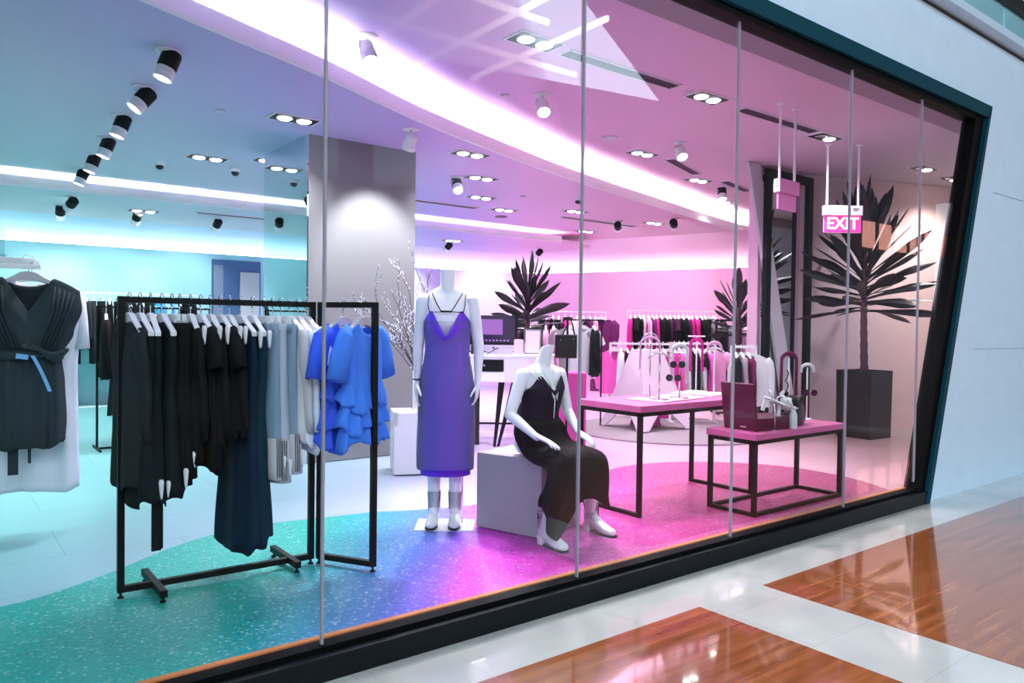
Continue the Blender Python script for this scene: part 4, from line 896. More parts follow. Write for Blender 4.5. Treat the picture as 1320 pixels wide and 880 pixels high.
# ---------------- grey wrap dress at left
t = thing('wall_bracket_rail', 'white square display rail at the left edge of the window', 'clothes rail', (.5, 5.2, 0))
b = MB(); b.box((-.72, 0, 1.645), (1.44, .035, .035)); b.box((-.72, -.22, 1.60), (1.44, .025, .025)); b.box((-.02, -.11, 1.622), (.03, .2, .03)); b.build('rail', 'white', t, bevel=.002)
b = MB(); b.box((-1.42, 0, .82), (.035, .035, 1.64)); b.box((-1.42, -.22, .79), (.035, .035, 1.58)); b.box((-1.42, -.11, .015), (.04, .5, .03)); b.build('post', 'white', t)
b = MB(); b.box((0, 0, .08), (.07, .01, .16)); b.box((0, 0, .005), (.09, .05, .01)); tag(b.build('acrylic_sign_holder', 'clear', loc=(.31, 5.2, 1.664)), 'small clear acrylic sign holder on the white rail', 'sign holder')
dx, dy = .46, 5.2
hanger('clothes_hanger', 'wide pale contoured hanger holding grey wrap dress', (dx, dy-.0, 1.666), -.09+0, w=.185, m='grey_matte')
t = thing('wrap_dress', 'dark grey sleeveless wrap dress with knotted belt at left edge', 'dress', (dx, dy-.01, 1.55), -.09)
def dressfn(a): return 0
o = tmesh(garment(.98, [(0, .26, .03), (.12, .27, .055), (.28, .225, .06), (.43, .165, .055), (.46, .163, .055), (.6, .175, .065), (.85, .182, .07), (1, .175, .07)], (.12, .2, .05, 'v'), .07, 9, .013, .018, 51, n=96, rows=44), 'dress_body', 'greydress', .004); o.parent = t
b = MB(); b.ell([((0, 0, -.475), .178, .078), ((0, 0, -.43), .175, .076)], 48, .8); b.build('belt', 'greydress', t, smooth=True)
b = MB()
for i in range(9): # gathered knot
    a = i*.7; b.cap_limb((-.0+.02*i-.02, -.082, -.40-.008*i+.02*sin(a)), (.04+.02*i-.01, -.085, -.43+.015*cos(a)), .016, .012, 8)
b.build('gathered_knot', 'greydress', t, smooth=True)
b = MB(); rr = []
for i in range(9): q = i/8; rr.append([(.02+.085*q+s1*.010, -.095+s2*.003, -.45-.16*q*(1+.3*q)) for s1, s2 in ((-1, -1), (1, -1), (1, 1), (-1, 1))])
b.loft(rr); b.box((-.03, -.098, -.455), (.06, .01, .028), R=Matrix.Rotation(.15, 3, 'Y')); b.build('bow', 'skyblue', t)
b = MB(); b.box((-.075, -.03, -1.02), (.052, .006, .24)); b.box((.005, -.02, -1.02), (.016, .006, .12)); b.build('belt_tail', 'greydress', t)
b = MB(); b.box((.065, .045, -.055), (.038, .003, .04)); b.build('neck_label', 'white', t)
b = MB()
for sg in (-1, 1):
    for k_ in range(5): b.tube([(sg*(.13+.025*k_), -.052, -.05-.01*k_), (sg*(.12+.02*k_), -.072, -.2), (sg*(.05+.018*k_), -.078, -.41)], .006, 6)
b.build('shoulder_pleats', 'greydress', t, smooth=True)
hanger('clothes_hanger', 'white hanger hidden behind grey dress, holding the long white dress', (dx+.03, dy+.13, 1.662), -.09, w=.2, m='white')
b = MB(); b.box((0, 0, 0), (.03, .3, .02)); tag(b.build('rail_arm', 'white', loc=(dx+.0, dy+.14, 1.652)), 'short white rail arm behind the grey dress', 'rail arm')
o = tmesh(garment(1.27, [(0, .24, .03), (.15, .25, .05), (.4, .23, .05), (.7, .235, .06), (1, .245, .06)], (.08, .06, .03, 'r'), .07, 6, .012, .012, 57, n=64, rows=30, sleeves=([(.19, 0, -.06), (.225, 0, -.14), (.24, 0, -.28), (.25, -.01, -.42)], [.045, .05, .05, .05])), 'shirt_dress', 'whitecloth', .004)
place(o, dx+.035, dy+.13, 1.55, -.09); tag(o, 'long white shirt dress hanging behind the grey wrap dress', 'dress')
# ---------------- background rails
PROTO = {}
def proto(kind, m, v=0):
    key = (kind, m, v)
    if key in PROTO: return PROTO[key]
    kw = dict(n=20, rows=9, seed=hash(kind) % 7 + v*5 + len(m))
    kw['seed'] = len(kind)*3 + v*5 + len(m)
    if kind == 'jacket': mb = garment(.62, TOP, (.08, .16, .02, 'v'), .05, 4, .012, .01, sleeves=LONG, **kw)
    elif kind == 'tee': mb = garment(.6, TOP, (.08, .06, .02, 'r'), .05, 4, .012, .01, sleeves=SHORT, **kw)
    elif kind == 'dress': mb = garment(1.0, DRESS, (.08, .12, .02, 'v'), .05, 5, .018, .02, **kw)
    elif kind == 'jumpsuit':
        mb = garment(.62, [(0, .2, .03), (.3, .21, .05), (.8, .15, .05), (1, .17, .06)], (.09, .2, .02, 'v'), .05, 5, .01, .005, sleeves=([(.17, 0, -.05), (.22, 0, -.12), (.24, 0, -.3), (.21, 0, -.45)], [.06, .08, .06, .05]), **kw)
        for sg in (-1, 1): mb.loft([[(sg*.085+(.088+.0*v_)*cos(a), .06*sin(a), -.58-.62*v_) for a in [2*pi*i/14 for i in range(14)]] for v_ in (0, .3, .6, 1)])
    elif kind == 'trousers':
        mb = MB()
        for sg in (-1, 1): mb.loft([[(sg*.08+(.085+.01*v_)*cos(a), .04*sin(a)+.006*sin(3*a+v_*4), -.95*v_) for a in [2*pi*i/14 for i in range(14)]] for v_ in (0, .3, .6, 1)])
    elif kind == 'short':
        mb = garment(.42, [(0, .15, .03), (.2, .16, .05), (1, .19, .07)], (.0, 0, 0, 'r'), 0, 5, .015, .01, top_flat=True, **kw)
    me = mb.build('proto', m, smooth=True, rec=(kind == 'trousers')).data; o = [x for x in COL.objects if x.data == me][0]; D.objects.remove(o)
    PROTO[key] = me; return me
HP = {}
def rail(label, p0, p1, z, items, rname='clothes_rail', m='white', th=.02, posts=True, wall=False, gl='rear rail', hangm='white', drop=.0, box=True):
    """items: list of (kind, material, facing) spread evenly; facing=None -> across the rail, else absolute angle"""
    p0 = Vector(p0); p1 = Vector(p1); d = (p1-p0); L_ = d.length; an = atan2(d.y, d.x)
    t = thing(rname, label, 'clothes rack', (p0.x, p0.y, 0), an)
    b = MB(); b.box((L_/2, 0, z), (L_+th, th, th)); b.build('top_rail', m, t)
    if posts:
        for x in (0, L_): b = MB(); b.box((x, 0, z/2), (th, th, z)); b.build('post', m, t)
        b = MB(); b.box((L_/2, 0, th/2), (L_, th, th)); b.build('bottom_rail', m, t)
        for x in (0, L_): b = MB(); b.box((x, 0, th/2), (th, .42, th)); b.build('foot', m, t)
    n = len(items); ORD = ['first', 'second', 'third', 'fourth', 'fifth', 'sixth', 'seventh', 'eighth', 'ninth', 'tenth', 'eleventh', 'twelfth', 'thirteenth', 'fourteenth', 'fifteenth', 'sixteenth', 'seventeenth', 'eighteenth', 'nineteenth', 'twentieth', 'twenty-first', 'twenty-second', 'twenty-third']
    for i, it in enumerate(items):
        kind, gm = it[0], it[1]; x = (i+.7)/(n+.4)*L_; p = p0 + d.normalized()*x
        rz = an+pi/2+(((i*37) % 11)/11-.5)*.3 if len(it) < 3 or it[2] is None else it[2]
        me = proto(kind, gm, i % 2); o = D.objects.new({'jacket': 'jacket', 'tee': 'tee_shirt', 'dress': 'dress', 'jumpsuit': 'jumpsuit', 'trousers': 'trousers', 'short': 'skirt'}[kind], me); COL.objects.link(o)
        clip = kind in ('trousers', 'short')
        o.location = (p.x, p.y, z+th/2-(.115 if not clip else .135)); o.rotation_euler.z = rz
        cn = it[3] if len(it) > 3 else None
        words = dict(jacket='long-sleeved jacket', tee='short-sleeved tee', dress='dress', jumpsuit='jumpsuit', trousers='trousers', short='skirt')[kind]
        col = dict(black='black', tealblack='teal-black', cyan='cyan blue', charcoal='charcoal', plum='plum', magenta='magenta', hotpink='hot pink', blush='pale pink', greycloth='grey', darkgrey='dark grey', offwhite='off-white', darkplum='dark plum', whitecloth='white', burgundy='burgundy', skyblue='sky blue', purple='purple', cream='cream')[gm]
        tag(o, cn or ('%s %s, %s from left on the %s' % (col, words, ORD[i], gl)), 'garment', 'clothes on the ' + gl)
        hk = (clip, hangm)
        if hk not in HP:
            h_ = hanger(simple=True, clip=clip, m=hangm, w=.19 if not clip else .13); HP[hk] = h_.data; D.objects.remove(h_)
        h_ = D.objects.new('clothes_hanger', HP[hk]); COL.objects.link(h_); h_.location = (p.x, p.y, z+th/2); h_.rotation_euler.z = rz
        tag(h_, 'hanger, %s from left on the %s' % (ORD[i], gl), 'hanger', 'hangers on the ' + gl)
    return t
CAM = lambda x, y: atan2(-y, -x)+pi/2      # front faces the passage
B, J, T_, DR, TR, JS, SK = 'black', 'jacket', 'tee', 'dress', 'trousers', 'jumpsuit', 'short'
rail('thin white wall rail at the far left with blue and black clothes', (.9, 12.95), (3.5, 12.95), 1.74, [(J, 'charcoal'), (DR, 'black'), (J, 'whitecloth'), (J, 'cyan'), (T_, 'cyan'), (TR, B), (TR, B), (TR, B), (J, 'charcoal'), (TR, 'charcoal'), (TR, B), (DR, B), (TR, B), (T_, 'charcoal'), (J, B), (DR, B), (TR, B), (J, 'cyan'), (T_, 'skyblue'), (J, 'skyblue'), (DR, B), (TR, B), (J, B)], gl='far left wall rail', th=.014)
rail('low black rail behind the folding rack', (1.35, 8.6), (2.45, 8.6), 1.45, [(J, B), (DR, B), (T_, B), (J, 'tealblack'), (J, B), (T_, 'skyblue'), (T_, 'whitecloth'), (SK, B), (J, B)], m='blk', gl='black rail behind the folding rack')
rail('black rail behind the cash desk', (5.45, 8.43), (6.62, 7.52), 1.385, [(T_, B), (TR, B), (J, 'darkplum'), (T_, 'plum'), (J, B), (T_, B), (J, 'darkplum'), (J, 'plum'), (T_, 'darkplum'), (J, B), (T_, B), (J, B), (J, 'blush'), (J, 'blush')], m='blk', gl='black rail behind the cash desk', th=.024)
rail('short white rail with the large pale tee', (6.55, 7.35), (6.95, 7.05), 1.40, [(T_, 'greycloth', CAM(6.6, 7.3)+.2, 'grey boxy tee hanging behind the black handbag'), (T_, 'offwhite', CAM(6.7, 7.2)+.5, 'off-white boxy tee beside the second glass seam'), (J, B)], gl='short rail by the second seam', m='blk')
rail('thin white rail by the rear wall with plum jumpsuit at its end', (7.95, 9.6), (8.86, 8.9), 1.56, [(J, B), (J, 'plum'), (T_, B), (J, 'darkgrey'), (J, 'magenta'), (T_, 'blush'), (J, 'blush'), (J, B), (J, 'plum'), (DR, 'blush'), (JS, 'plum', CAM(9, 9)-.1, 'plum jumpsuit with V neck facing the window at the rail end')], gl='rear rail right of the second seam', th=.014)
rail('long thin rear rail with mostly black tops', (9.12, 8.66), (10.28, 7.76), 1.59, [(J, 'magenta'), (T_, B), (J, B), (J, 'blush'), (J, 'blush'), (J, 'plum'), (J, 'magenta'), (J, B), (J, B), (J, 'darkplum'), (T_, 'darkplum'), (J, B), (J, B), (J, 'darkplum'), (J, 'magenta'), (J, 'magenta'), (J, B), (J, B), (T_, B, CAM(10.2, 7.8), 'round black tee facing the window at right end of the long rail'), (J, 'greycloth')], gl='long rear rail', th=.014)
rail('white square rack behind the pyramid podium', (7.84, 7.77), (8.56, 7.21), 1.075, [(J, 'hotpink', CAM(8, 7.6), 'hot pink top on the white rack left of the podium'), (J, 'offwhite'), (J, B), (J, 'offwhite'), (T_, B), (J, 'magenta'), (J, 'darkgrey'), (DR, 'magenta'), (DR, 'magenta'), (DR, 'greycloth', CAM(8.5, 7.2), 'grey dress at the right end of podium rack')], gl='white rack behind the podium', th=.03)
rail('white square rack right of the podium with pale shirt in front', (8.12, 6.87), (8.62, 6.48), 1.10, [(J, B), (J, 'hotpink'), (J, 'offwhite'), (J, 'blush'), (J, 'darkgrey'), (J, B), (J, 'offwhite'), (T_, B), (J, 'magenta'), (T_, 'blush', CAM(8.6, 6.5)+.15, 'pale pink short-sleeved shirt facing the window')], gl='white rack right of the podium', th=.03) if 0 else None
rail('white square rack right of the podium with pale shirt at its end', (8.10, 6.86), (8.60, 6.50), 1.10, [(J, 'magenta'), (J, 'hotpink'), (J, 'offwhite'), (J, 'darkgrey'), (J, B), (J, 'offwhite'), (T_, B), (J, 'hotpink'), (T_, 'blush', CAM(8.6, 6.5)+.15, 'pale pink short-sleeved shirt facing the window')], gl='white rack right of the podium', th=.03)
rail('small white rack with white sweatshirt beside the framed mirror', (7.76, 5.62), (7.99, 5.44), 1.09, [(J, B), (J, 'greycloth'), (J, 'burgundy'), (J, 'offwhite', CAM(7.6, 5.4)+.25, 'off-white sweatshirt in front on the small white rack')], gl='small white rack', th=.03)
rail('black rail below the rear mirror with grey tees', (9.6, 7.24), (10.16, 6.8), 1.44, [(TR, B), (TR, 'charcoal'), (T_, 'greycloth'), (T_, 'greycloth'), (TR, B), (T_, 'blush'), (T_, 'hotpink'), (J, B), (T_, 'greycloth'), (T_, 'darkgrey')], gl='black rail below the rear mirror', m='blk', th=.03)
# handbag hung on black stand
t = thing('bag_stand', 'slim black stand with handbag beside the second seam', 'display stand', (4.83, 5.36, 0), atan2(RT.y, RT.x))
b = MB(); b.box((0, .03, .7), (.02, .02, 1.4)); b.box((0, .03, .01), (.24, .24, .02)); b.box((0, -.01, 1.39), (.09, .03, .02)); b.build('stand_frame', 'blk', t)
t = thing('handbag', 'square black leather handbag hanging on a slim stand', 'bag', (4.83, 5.34, 1.10), atan2(RT.y, RT.x))
b = MB(); b.box((-.03, -.02, .02), (.21, .05, .225)); b.build('bag_body', 'leather', t, bevel=.01)
b = MB(); b.box((-.03, -.047, .06), (.2, .006, .13)); b.build('bag_flap', 'leather', t, bevel=.003)
b = MB(); b.tube([(-.06, -.02, .13), (-.02, -.02, .23), (0, -.015, .305), (.03, -.02, .23), (.05, -.02, .13)], .007, 8); b.build('bag_strap', 'leather', t, smooth=True)
b = MB(); b.lathe((-.08, -.055, .08), [(0, -.004), (.006, -.004), (.006, .004), (0, .004)], 10, Matrix.Rotation(pi/2, 3, 'X')); b.lathe((.04, -.055, .09), [(0, -.004), (.006, -.004), (.006, .004), (0, .004)], 10, Matrix.Rotation(pi/2, 3, 'X')); b.build('metal_stud', 'chrome', t)
b = MB(); b.box((0, 0, .42), (.34, .34, .84)); tag(b.build('magenta_plinth', 'podium_in', loc=(5.2, 5.75, 0), rz=atan2(RT.y, RT.x), bevel=.004), 'magenta plinth behind the black handbag', 'plinth')
# ================================================================ MANNEQUINS
def hand(mb, wrist, d, n, thumb, curl=.25, s=1.0, spread=.05):
    """palm + five separate fingers; d towards the fingers, n palm normal (fingers curl towards it), thumb = direction of the thumb side"""
    W_ = Vector(wrist); d = Vector(d).normalized(); n = Vector(n); n = (n - d*n.dot(d)).normalized(); t = Vector(thumb); t = (t - d*t.dot(d) - n*t.dot(n)).normalized()
    P = lambda a, b, c: W_ + (d*a + t*b + n*c)*s
    rings = []
    for a, hw, ht in ((-.015, .024, .017), (.01, .027, .015), (.035, .034, .014), (.06, .038, .013), (.082, .038, .011), (.092, .034, .008)):
        rings.append((P(a, 0, 0), hw*s, ht*s, t, n))
    mb.ell(rings, 20, .85)
    for i, (b, L_) in enumerate(((.028, .068), (.0095, .077), (-.0095, .072), (-.028, .056))):
        p = P(.080 - abs(b-.005)*.12, b, 0); a0 = curl*(.8+.25*i); dd = (d + t*(b*spread*20)).normalized(); r = .0082*s*(1 if i < 3 else .88)
        ang = a0*.5
        for k, f in enumerate((.46, .30, .24)):
            q = (dd*cos(ang) + n*sin(ang)).normalized(); e = p + q*L_*f*s; mb.cap_limb(p, e, r, r*.9, 10, 2); p = e; r *= .9; ang += a0
    p = P(.018, .024, .004); q = (d*.62 + t*.72 + n*.28).normalized(); e = p + q*.042*s; mb.cap_limb(p, e, .0125*s, .0098*s, 10, 2)
    q2 = (d*.86 + t*.38 + n*.34).normalized(); e2 = e + q2*.030*s; mb.cap_limb(e, e2, .0098*s, .0085*s, 10, 2); mb.cap_limb(e2, e2+q2*.018*s, .0085*s, .0065*s, 10, 2)
def arm(mb, sh, el, wr, r=(.047, .038, .036, .021)):
    sh, el, wr = Vector(sh), Vector(el), Vector(wr)
    mb.cap_limb(sh, el, r[0], r[1], 16, 4); m_ = el.lerp(wr, .25); mb.cap_limb(el, m_, r[1]*.98, r[2], 16, 3); mb.cap_limb(m_, wr, r[2], r[3], 16, 3)
def shoe(parent, loc, rz, s=1.0, label=None, shaft=.15, pitch=0):
    """ankle boot: block heel, toe cap, clear shaft; toe along -Y"""
    b = MB()
    b.ell([((0, .085, .075), .022, .02, (1, 0, 0), (0, 0, 1)), ((0, .075, .085), .03, .035, (1, 0, 0), (0, 0, 1)), ((0, .04, .085), .034, .045, (1, 0, 0), (0, 0, 1)), ((0, 0, .068), .036, .042, (1, 0, 0), (0, 0, 1)), ((0, -.05, .045), .041, .034, (1, 0, 0), (0, 0, 1)), ((0, -.10, .034), .043, .026, (1, 0, 0), (0, 0, 1)), ((0, -.135, .03), .036, .021, (1, 0, 0), (0, 0, 1)), ((0, -.155, .028), .02, .014, (1, 0, 0), (0, 0, 1))], 20, .85)
    o = b.build('boot_upper', 'white', parent, loc=loc, rz=rz, remesh=.005, it=4); o.scale = (s, s, s)
    b = MB(); b.ell([((0, .062, .0), .030, .026), ((0, .064, .055), .034, .031)], 20, .6); o = b.build('block_heel', 'white', parent, loc=loc, rz=rz, smooth=False, bevel=.003); o.scale = (s, s, s)
    b = MB(); rg = [(x*.041, y) for x, y in [(-.6, .03), (-.9, -.02), (-1.05, -.08), (-.95, -.13), (-.55, -.162), (0, -.17), (.55, -.162), (.95, -.13), (1.05, -.08), (.9, -.02), (.6, .03)]]; b.prism(rg, .004, .012); o = b.build('sole', 'dark_item', parent, loc=loc, rz=rz); o.scale = (s, s, s)
    if shaft:
        b = MB(); b.ell([((0, .04, .09), .045, .055), ((0, .042, .15), .044, .050), ((0, .045, .09+shaft), .048, .054)], 28); b.f = b.f[:-2]; b.m = b.m[:-2]
        o = b.build('boot_shaft', 'clear', parent, loc=loc, rz=rz, smooth=True); o.scale = (s, s, s)
        b = MB(); b.tube([(.048*cos(a), .045+.054*sin(a), .09+shaft) for a in [2*pi*i/24 for i in range(25)]], .0025, 6); b.tube([(0, -.012, .1), (0, -.008, .09+shaft)], .002, 5); o = b.build('boot_trim', 'grey_matte', parent, loc=loc, rz=rz); o.scale = (s, s, s)
# ---------------- standing
RZ = atan2(-.22, .29)    # front faces the passage
t = thing('mannequin', 'standing headless white mannequin in purple slip dress and clear boots', 'mannequin', (2.65, 4.10, 0), RZ)
b = MB(); b.box((0, 0, .006), (.375, .28, .012)); b.build('base_plate', 'white', t, bevel=.002)
b = MB(); b.tube([(.105, .05, .012), (.105, .05, .33), (.085, .03, .40)], .006, 8); b.build('support_rod', 'chrome', t, smooth=True)
mb = MB()
mb.ell([((-.002, 0, .76), .10, .08), ((-.002, 0, .82), .155, .105), ((0, 0, .90), .165, .110), ((0, 0, .98), .148, .098), ((0, 0, 1.08), .122, .082), ((0, 0, 1.14), .118, .078), ((0, -.002, 1.22), .130, .088), ((0, -.01, 1.30), .142, .102), ((0, -.006, 1.36), .140, .094), ((0, 0, 1.42), .150, .078), ((0, .004, 1.47), .150, .062), ((0, .008, 1.505), .132, .050), ((0, .01, 1.53), .098, .046), ((0, .01, 1.55), .066, .042)], 36)
mb.ell([((0, .01, 1.49), .075, .050), ((0, .006, 1.53), .054, .048), ((0, 0, 1.58), .048, .047), ((0, -.004, 1.64), .048, .047), ((0, -.005, 1.664), .0485, .0475)], 28)
for sg in (-1, 1): mb.cap_limb((sg*.05, -.05, 1.31), (sg*.052, -.064, 1.30), .046, .04, 16, 4)
# arms (viewer's left then right)
arm(mb, (-.160, .0, 1.465), (-.186, .015, 1.16), (-.190, -.02, .935), (.045, .034, .033, .020))
hand(mb, (-.190, -.022, .925), (-.02, -.16, -1), (1, .1, 0), (.1, -1, 0), .28, .95)
arm(mb, (.160, .0, 1.465), (.205, .02, 1.16), (.200, -.02, .935), (.045, .034, .033, .020))
hand(mb, (.200, -.022, .925), (-.06, -.1, -1), (-1, .1, 0), (-.1, -1, 0), .34, .95)
for sg, fx in ((-1, -.078), (1, .06)):
    mb.cap_limb((sg*.078, .0, .80), (fx*.98, -.008, .46), .078, .048, 20, 4); mb.cap_limb((fx*.98, -.008, .47), (fx, .012, .34), .048, .046, 18, 3); mb.cap_limb((fx, .012, .34), (fx, .03, .12), .046, .030, 18, 3); mb.cap_limb((fx, .03, .13), (fx, -.02, .09), .03, .03, 12, 3)
mb.build('body', 'mann', t, remesh=.0042, it=5)
for fx, a in ((-.078, -.05), (.06, .05)): shoe(t, (fx, -.01, .012), a, .92, shaft=.14)
# dress: sheer grey shell over purple slip
def tubular(rings, name, m, parent, n=64, folds=0, amp=0, thick=.003, topfn=None, hemfn=None, seed=0, ex=1.0, rows=4, smooth=True):
    """cloth tube through ellipse rings (cx,cy,cz,rx,ry[,v axis]) with fold waves growing to the hem"""
    b = MB(); R_ = []; T = len(rings)-1
    for k in range(T*rows+1):
        q = k/rows; i = min(int(q), T-1); f = q-i
        p0 = rings[max(i-1, 0)]; p1 = rings[i]; p2 = rings[i+1]; p3 = rings[min(i+2, T)]
        cr_ = [.5*((2*p1[a]) + (-p0[a]+p2[a])*f + (2*p0[a]-5*p1[a]+4*p2[a]-p3[a])*f*f + (-p0[a]+3*p1[a]-3*p2[a]+p3[a])*f**3) for a in range(5)]
        va = Vector((0, 1, 0)) if len(p1) < 6 else Vector(p1[5]).lerp(Vector(p2[5]), f).normalized()
        V = k/(T*rows); ring = []
        for j in range(n):
            a = 2*pi*j/n; ca, sa = cos(a), sin(a); ca = math.copysign(abs(ca)**ex, ca); sa = math.copysign(abs(sa)**ex, sa)
            w_ = 1 + amp*V*(sin(folds*a+seed) + .5*sin((folds*1.7//1)*a+seed*2+V*2))
            p = Vector((cr_[0], cr_[1], cr_[2])) + Vector((1, 0, 0))*cr_[3]*ca*w_ + va*cr_[4]*sa*w_
            if topfn: p.z += topfn(a)*max(0, 1-V*3)
            if hemfn: p += hemfn(a)*max(0, (V-.55)/.45)**1.2
            ring.append(p)
        R_.append(ring)
    b.loft(R_, (False, False)); o = b.build(name, m, parent, smooth=smooth, rec=False); s_ = o.modifiers.new('cloth', 'SOLIDIFY'); s_.thickness = thick; s_.offset = 1; return o
def vneck(depth, sides=.0, back=.05):
    def f(a):
        fr = -sin(a)  # front at -y
        x = abs(cos(a))
        if fr > 0: return -depth*max(0, 1-x/.62) - sides*max(0, (x-.72)/.28)
        return -back - sides*max(0, (x-.72)/.28)
    return f
tubular([(0, -.012, 1.395, .146, .108), (0, -.014, 1.32, .150, .120), (0, -.003, 1.22, .142, .105), (0, 0, 1.1, .146, .108), (0, 0, .92, .176, .125), (0, 0, .7, .182, .13), (-.004, 0, .5, .184, .128), (-.004, 0, .375, .182, .122)], 'dress_shell', 'slip_dress', t, n=96, folds=6, amp=.012, topfn=vneck(.165, .06, .06), thick=.003)
tubular([(0, 0, .9, .168, .118), (0, 0, .6, .168, .115), (-.002, 0, .34, .160, .108)], 'slip_hem', 'purple', t, n=64, folds=5, amp=.012)
tubular([(-.0, -.012, 1.33, .157, .125), (0, -.003, 1.22, .15, .112), (0, 0, 1.1, .152, .114), (0, 0, .92, .182, .131), (0, 0, .7, .188, .136), (-.004, 0, .5, .19, .134), (-.004, 0, .385, .188, .128)], 'sheer_overlay', 'sheer', t, n=96, folds=4, amp=.01, thick=.002)
b = MB()
for sg in (-1, 1):
    b.tube([(sg*.108, -.095, 1.385), (sg*.118, -.075, 1.44), (sg*.118, -.02, 1.505), (sg*.11, .04, 1.495), (sg*.09, .085, 1.40)], .0032, 6)
    b.tube([(sg*.032, -.105, 1.392), (sg*.062, -.088, 1.44), (sg*.098, -.03, 1.512), (sg*.09, .04, 1.50), (sg*.07, .08, 1.40)], .0032, 6)
b.tube([(-.108, -.096, 1.386), (-.03, -.112, 1.388), (.03, -.112, 1.390), (.108, -.096, 1.386)], .0032, 6)
b.box((0, -.113, 1.391), (.07, .006, .012)); b.build('straps', 'blk', t, smooth=True)
b = MB(); b.tube([(-.19+.026*cos(a), -.02+.03*sin(a), .955) for a in [2*pi*i/16 for i in range(17)]], .005, 6); b.tube([(-.163, -.03, .955), (-.15, -.04, .90), (-.155, -.04, .86)], .0025, 5); tb = b.build('bracelet', 'blk', t, smooth=True)
# ---------------- seated
t = thing('mannequin', 'seated headless white mannequin in black dress on the cube, hands on lap', 'mannequin', (3.06, 3.66, 0), 0)
o_ = Vector((3.06, 3.66, 0)); S = lambda x, y, z: Vector((x, y, z)) - o_
mb = MB(); X = 3.045
mb.ell([(S(X+.01, 3.66, .505), .13, .10), (S(X+.01, 3.665, .56), .165, .125), (S(X+.01, 3.66, .62), .155, .112), (S(X+.005, 3.65, .70), .122, .088), (S(X, 3.64, .76), .114, .08), (S(X, 3.625, .84), .125, .088), (S(X, 3.61, .91), .136, .1), (S(X, 3.61, .97), .14, .088), (S(X, 3.615, 1.02), .148, .07), (S(X, 3.62, 1.045), .12, .055), (S(X, 3.62, 1.065), .07, .045)], 36)
mb.ell([(S(X, 3.62, 1.03), .072, .05), (S(X+.002, 3.61, 1.075), .052, .047), (S(X+.006, 3.597, 1.12), .046, .045), (S(X+.012, 3.582, 1.166), .047, .046, (1, 0, 0), (0, .93, -.36)), (S(X+.014, 3.578, 1.178), .047, .046, (1, 0, 0), (0, .93, -.36))], 28)
for sg in (-1, 1): mb.cap_limb(S(X+sg*.05, 3.575, .915), S(X+sg*.052, 3.555, .905), .046, .04, 16, 4)
arm(mb, S(2.892, 3.62, 1.0), S(2.80, 3.62, .765), S(2.835, 3.40, .648), (.044, .035, .033, .020))
hand(mb, S(2.838, 3.39, .654), (.22, -1, -.30), (-.15, -.25, -1), (1, .1, 0), .16, 1.0, .09)
arm(mb, S(3.198, 3.62, 1.0), S(3.25, 3.60, .765), S(3.165, 3.40, .648), (.044, .035, .033, .020))
hand(mb, S(3.163, 3.39, .653), (.06, -1, -.36), (0, -.35, -1), (-1, .1, 0), .26, 1.0, .05)
knR, knL = S(2.90, 3.25, .50), S(3.165, 3.27, .50); anR, anL = S(2.905, 3.40, .125), S(3.335, 3.46, .125)
for hp, kn, an_ in ((S(2.97, 3.64, .565), knR, anR), (S(3.12, 3.64, .565), knL, anL)):
    mb.cap_limb(hp, kn, .072, .048, 20, 4); md = kn.lerp(an_, .35); mb.cap_limb(kn, md, .05, .046, 18, 3); mb.cap_limb(md, an_, .046, .029, 18, 3); mb.cap_limb(an_, an_ + Vector((0, -.05, -.04)), .03, .026, 12, 3)
mb.build('body', 'mann', t, remesh=.0042, it=5)
shoe(t, S(2.905, 3.36, 0), -.06, 1.0, shaft=.11); shoe(t, S(3.345, 3.42, 0), .05, 1.0, shaft=.11)
def sideneck(a):
    fr = -sin(a); x = abs(cos(a)); return (-.10*max(0, 1-x/.55) if fr > 0 else -.07) - .09*max(0, (x-.68)/.32)
cx_ = S(X, 3.62, 0).x; cy_ = S(X, 3.62, 0).y
tubular([(cx_, cy_-.012, 1.0, .138, .104), (cx_, cy_-.018, .93, .147, .122), (cx_, cy_-.008, .85, .139, .11), (cx_, cy_+.012, .76, .132, .103), (cx_+.003, cy_+.02, .70, .145, .112)], 'bodice', 'seatdress', t, n=80, folds=5, amp=.01, topfn=sideneck)
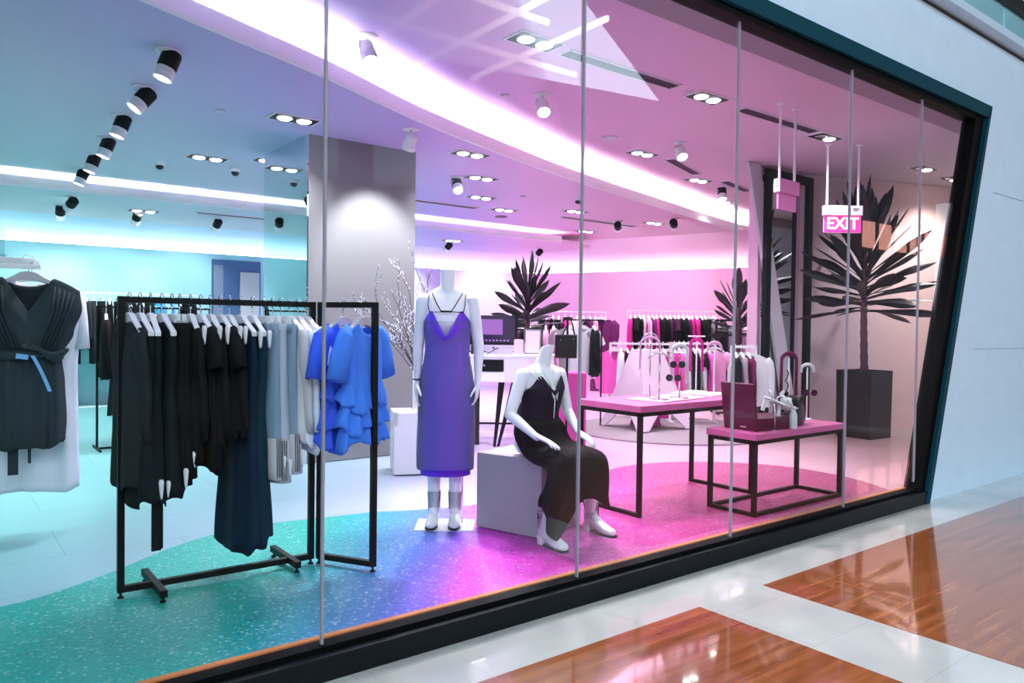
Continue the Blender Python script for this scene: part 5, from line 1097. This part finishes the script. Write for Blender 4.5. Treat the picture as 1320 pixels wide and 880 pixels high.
def hemS(a):
    # handkerchief hem: long tips towards the two sides, short in the middle and back
    c = cos(a); s_ = sin(a)
    tipL = max(0, cos(a-radians(222)))**6; tipR = max(0, cos(a-radians(335)))**5
    return Vector((-.02*tipL+.03*tipR, 0, -.19*tipL - .05*tipR + .05*max(0, -s_)*max(0, 1-abs(c)*1.5)))
yv = lambda y: S(0, y, 0).y
tubular([(cx_, yv(3.645), .73, .138, .106, (0, 1, 0)), (cx_-.005, yv(3.63), .655, .17, .13, (0, .92, -.4)), (cx_-.012, yv(3.52), .548, .19, .092, (0, .25, -1)), (cx_-.015, yv(3.36), .520, .20, .080, (0, .1, -1)), (cx_-.02, yv(3.255), .492, .21, .100, (0, .75, -.65)),
         (cx_-.03, yv(3.24), .40, .222, .085, (0, 1, -.1)), (cx_-.035, yv(3.265), .32, .235, .09, (0, 1, 0)), (cx_-.015, yv(3.29), .265, .235, .10, (0, 1, 0))], 'skirt', 'seatskirt', t, n=96, folds=9, amp=.06, hemfn=hemS, seed=1.3, ex=.85, thick=.004)
b = MB()
for sg in (-1, 1):
    b.tube([S(X+sg*.088, 3.515, .985), S(X+sg*.10, 3.55, 1.03), S(X+sg*.108, 3.62, 1.058), S(X+sg*.1, 3.68, 1.03), S(X+sg*.08, 3.70, .97)], .003, 6)
    b.tube([S(X+sg*.105, 3.52, .98), S(X+sg*.125, 3.56, 1.02), S(X+sg*.13, 3.62, 1.048), S(X+sg*.12, 3.68, 1.02), S(X+sg*.10, 3.70, .97)], .003, 6)
b.build('straps', 'white', t, smooth=True)
b = MB()
for sg in (-1, 1): b.tube([S(X+sg*.045, 3.60, 1.075), S(X+sg*.045, 3.545, 1.02), S(X+sg*.012, 3.507, .935)], .0035, 6)
b.tube([S(X, 3.505, .94), S(X-.022, 3.49, .90), S(X-.012, 3.487, .86), S(X-.004, 3.50, .92)], .004, 6); b.tube([S(X, 3.505, .94), S(X+.024, 3.49, .90), S(X+.018, 3.487, .85), S(X+.006, 3.50, .92)], .004, 6)
b.tube([S(X, 3.505, .94), S(X+.002, 3.49, .85), S(X+.004, 3.50, .74)], .0035, 6); b.build('neck_ribbon', 'white', t, smooth=True)
# shoe box / storage under view
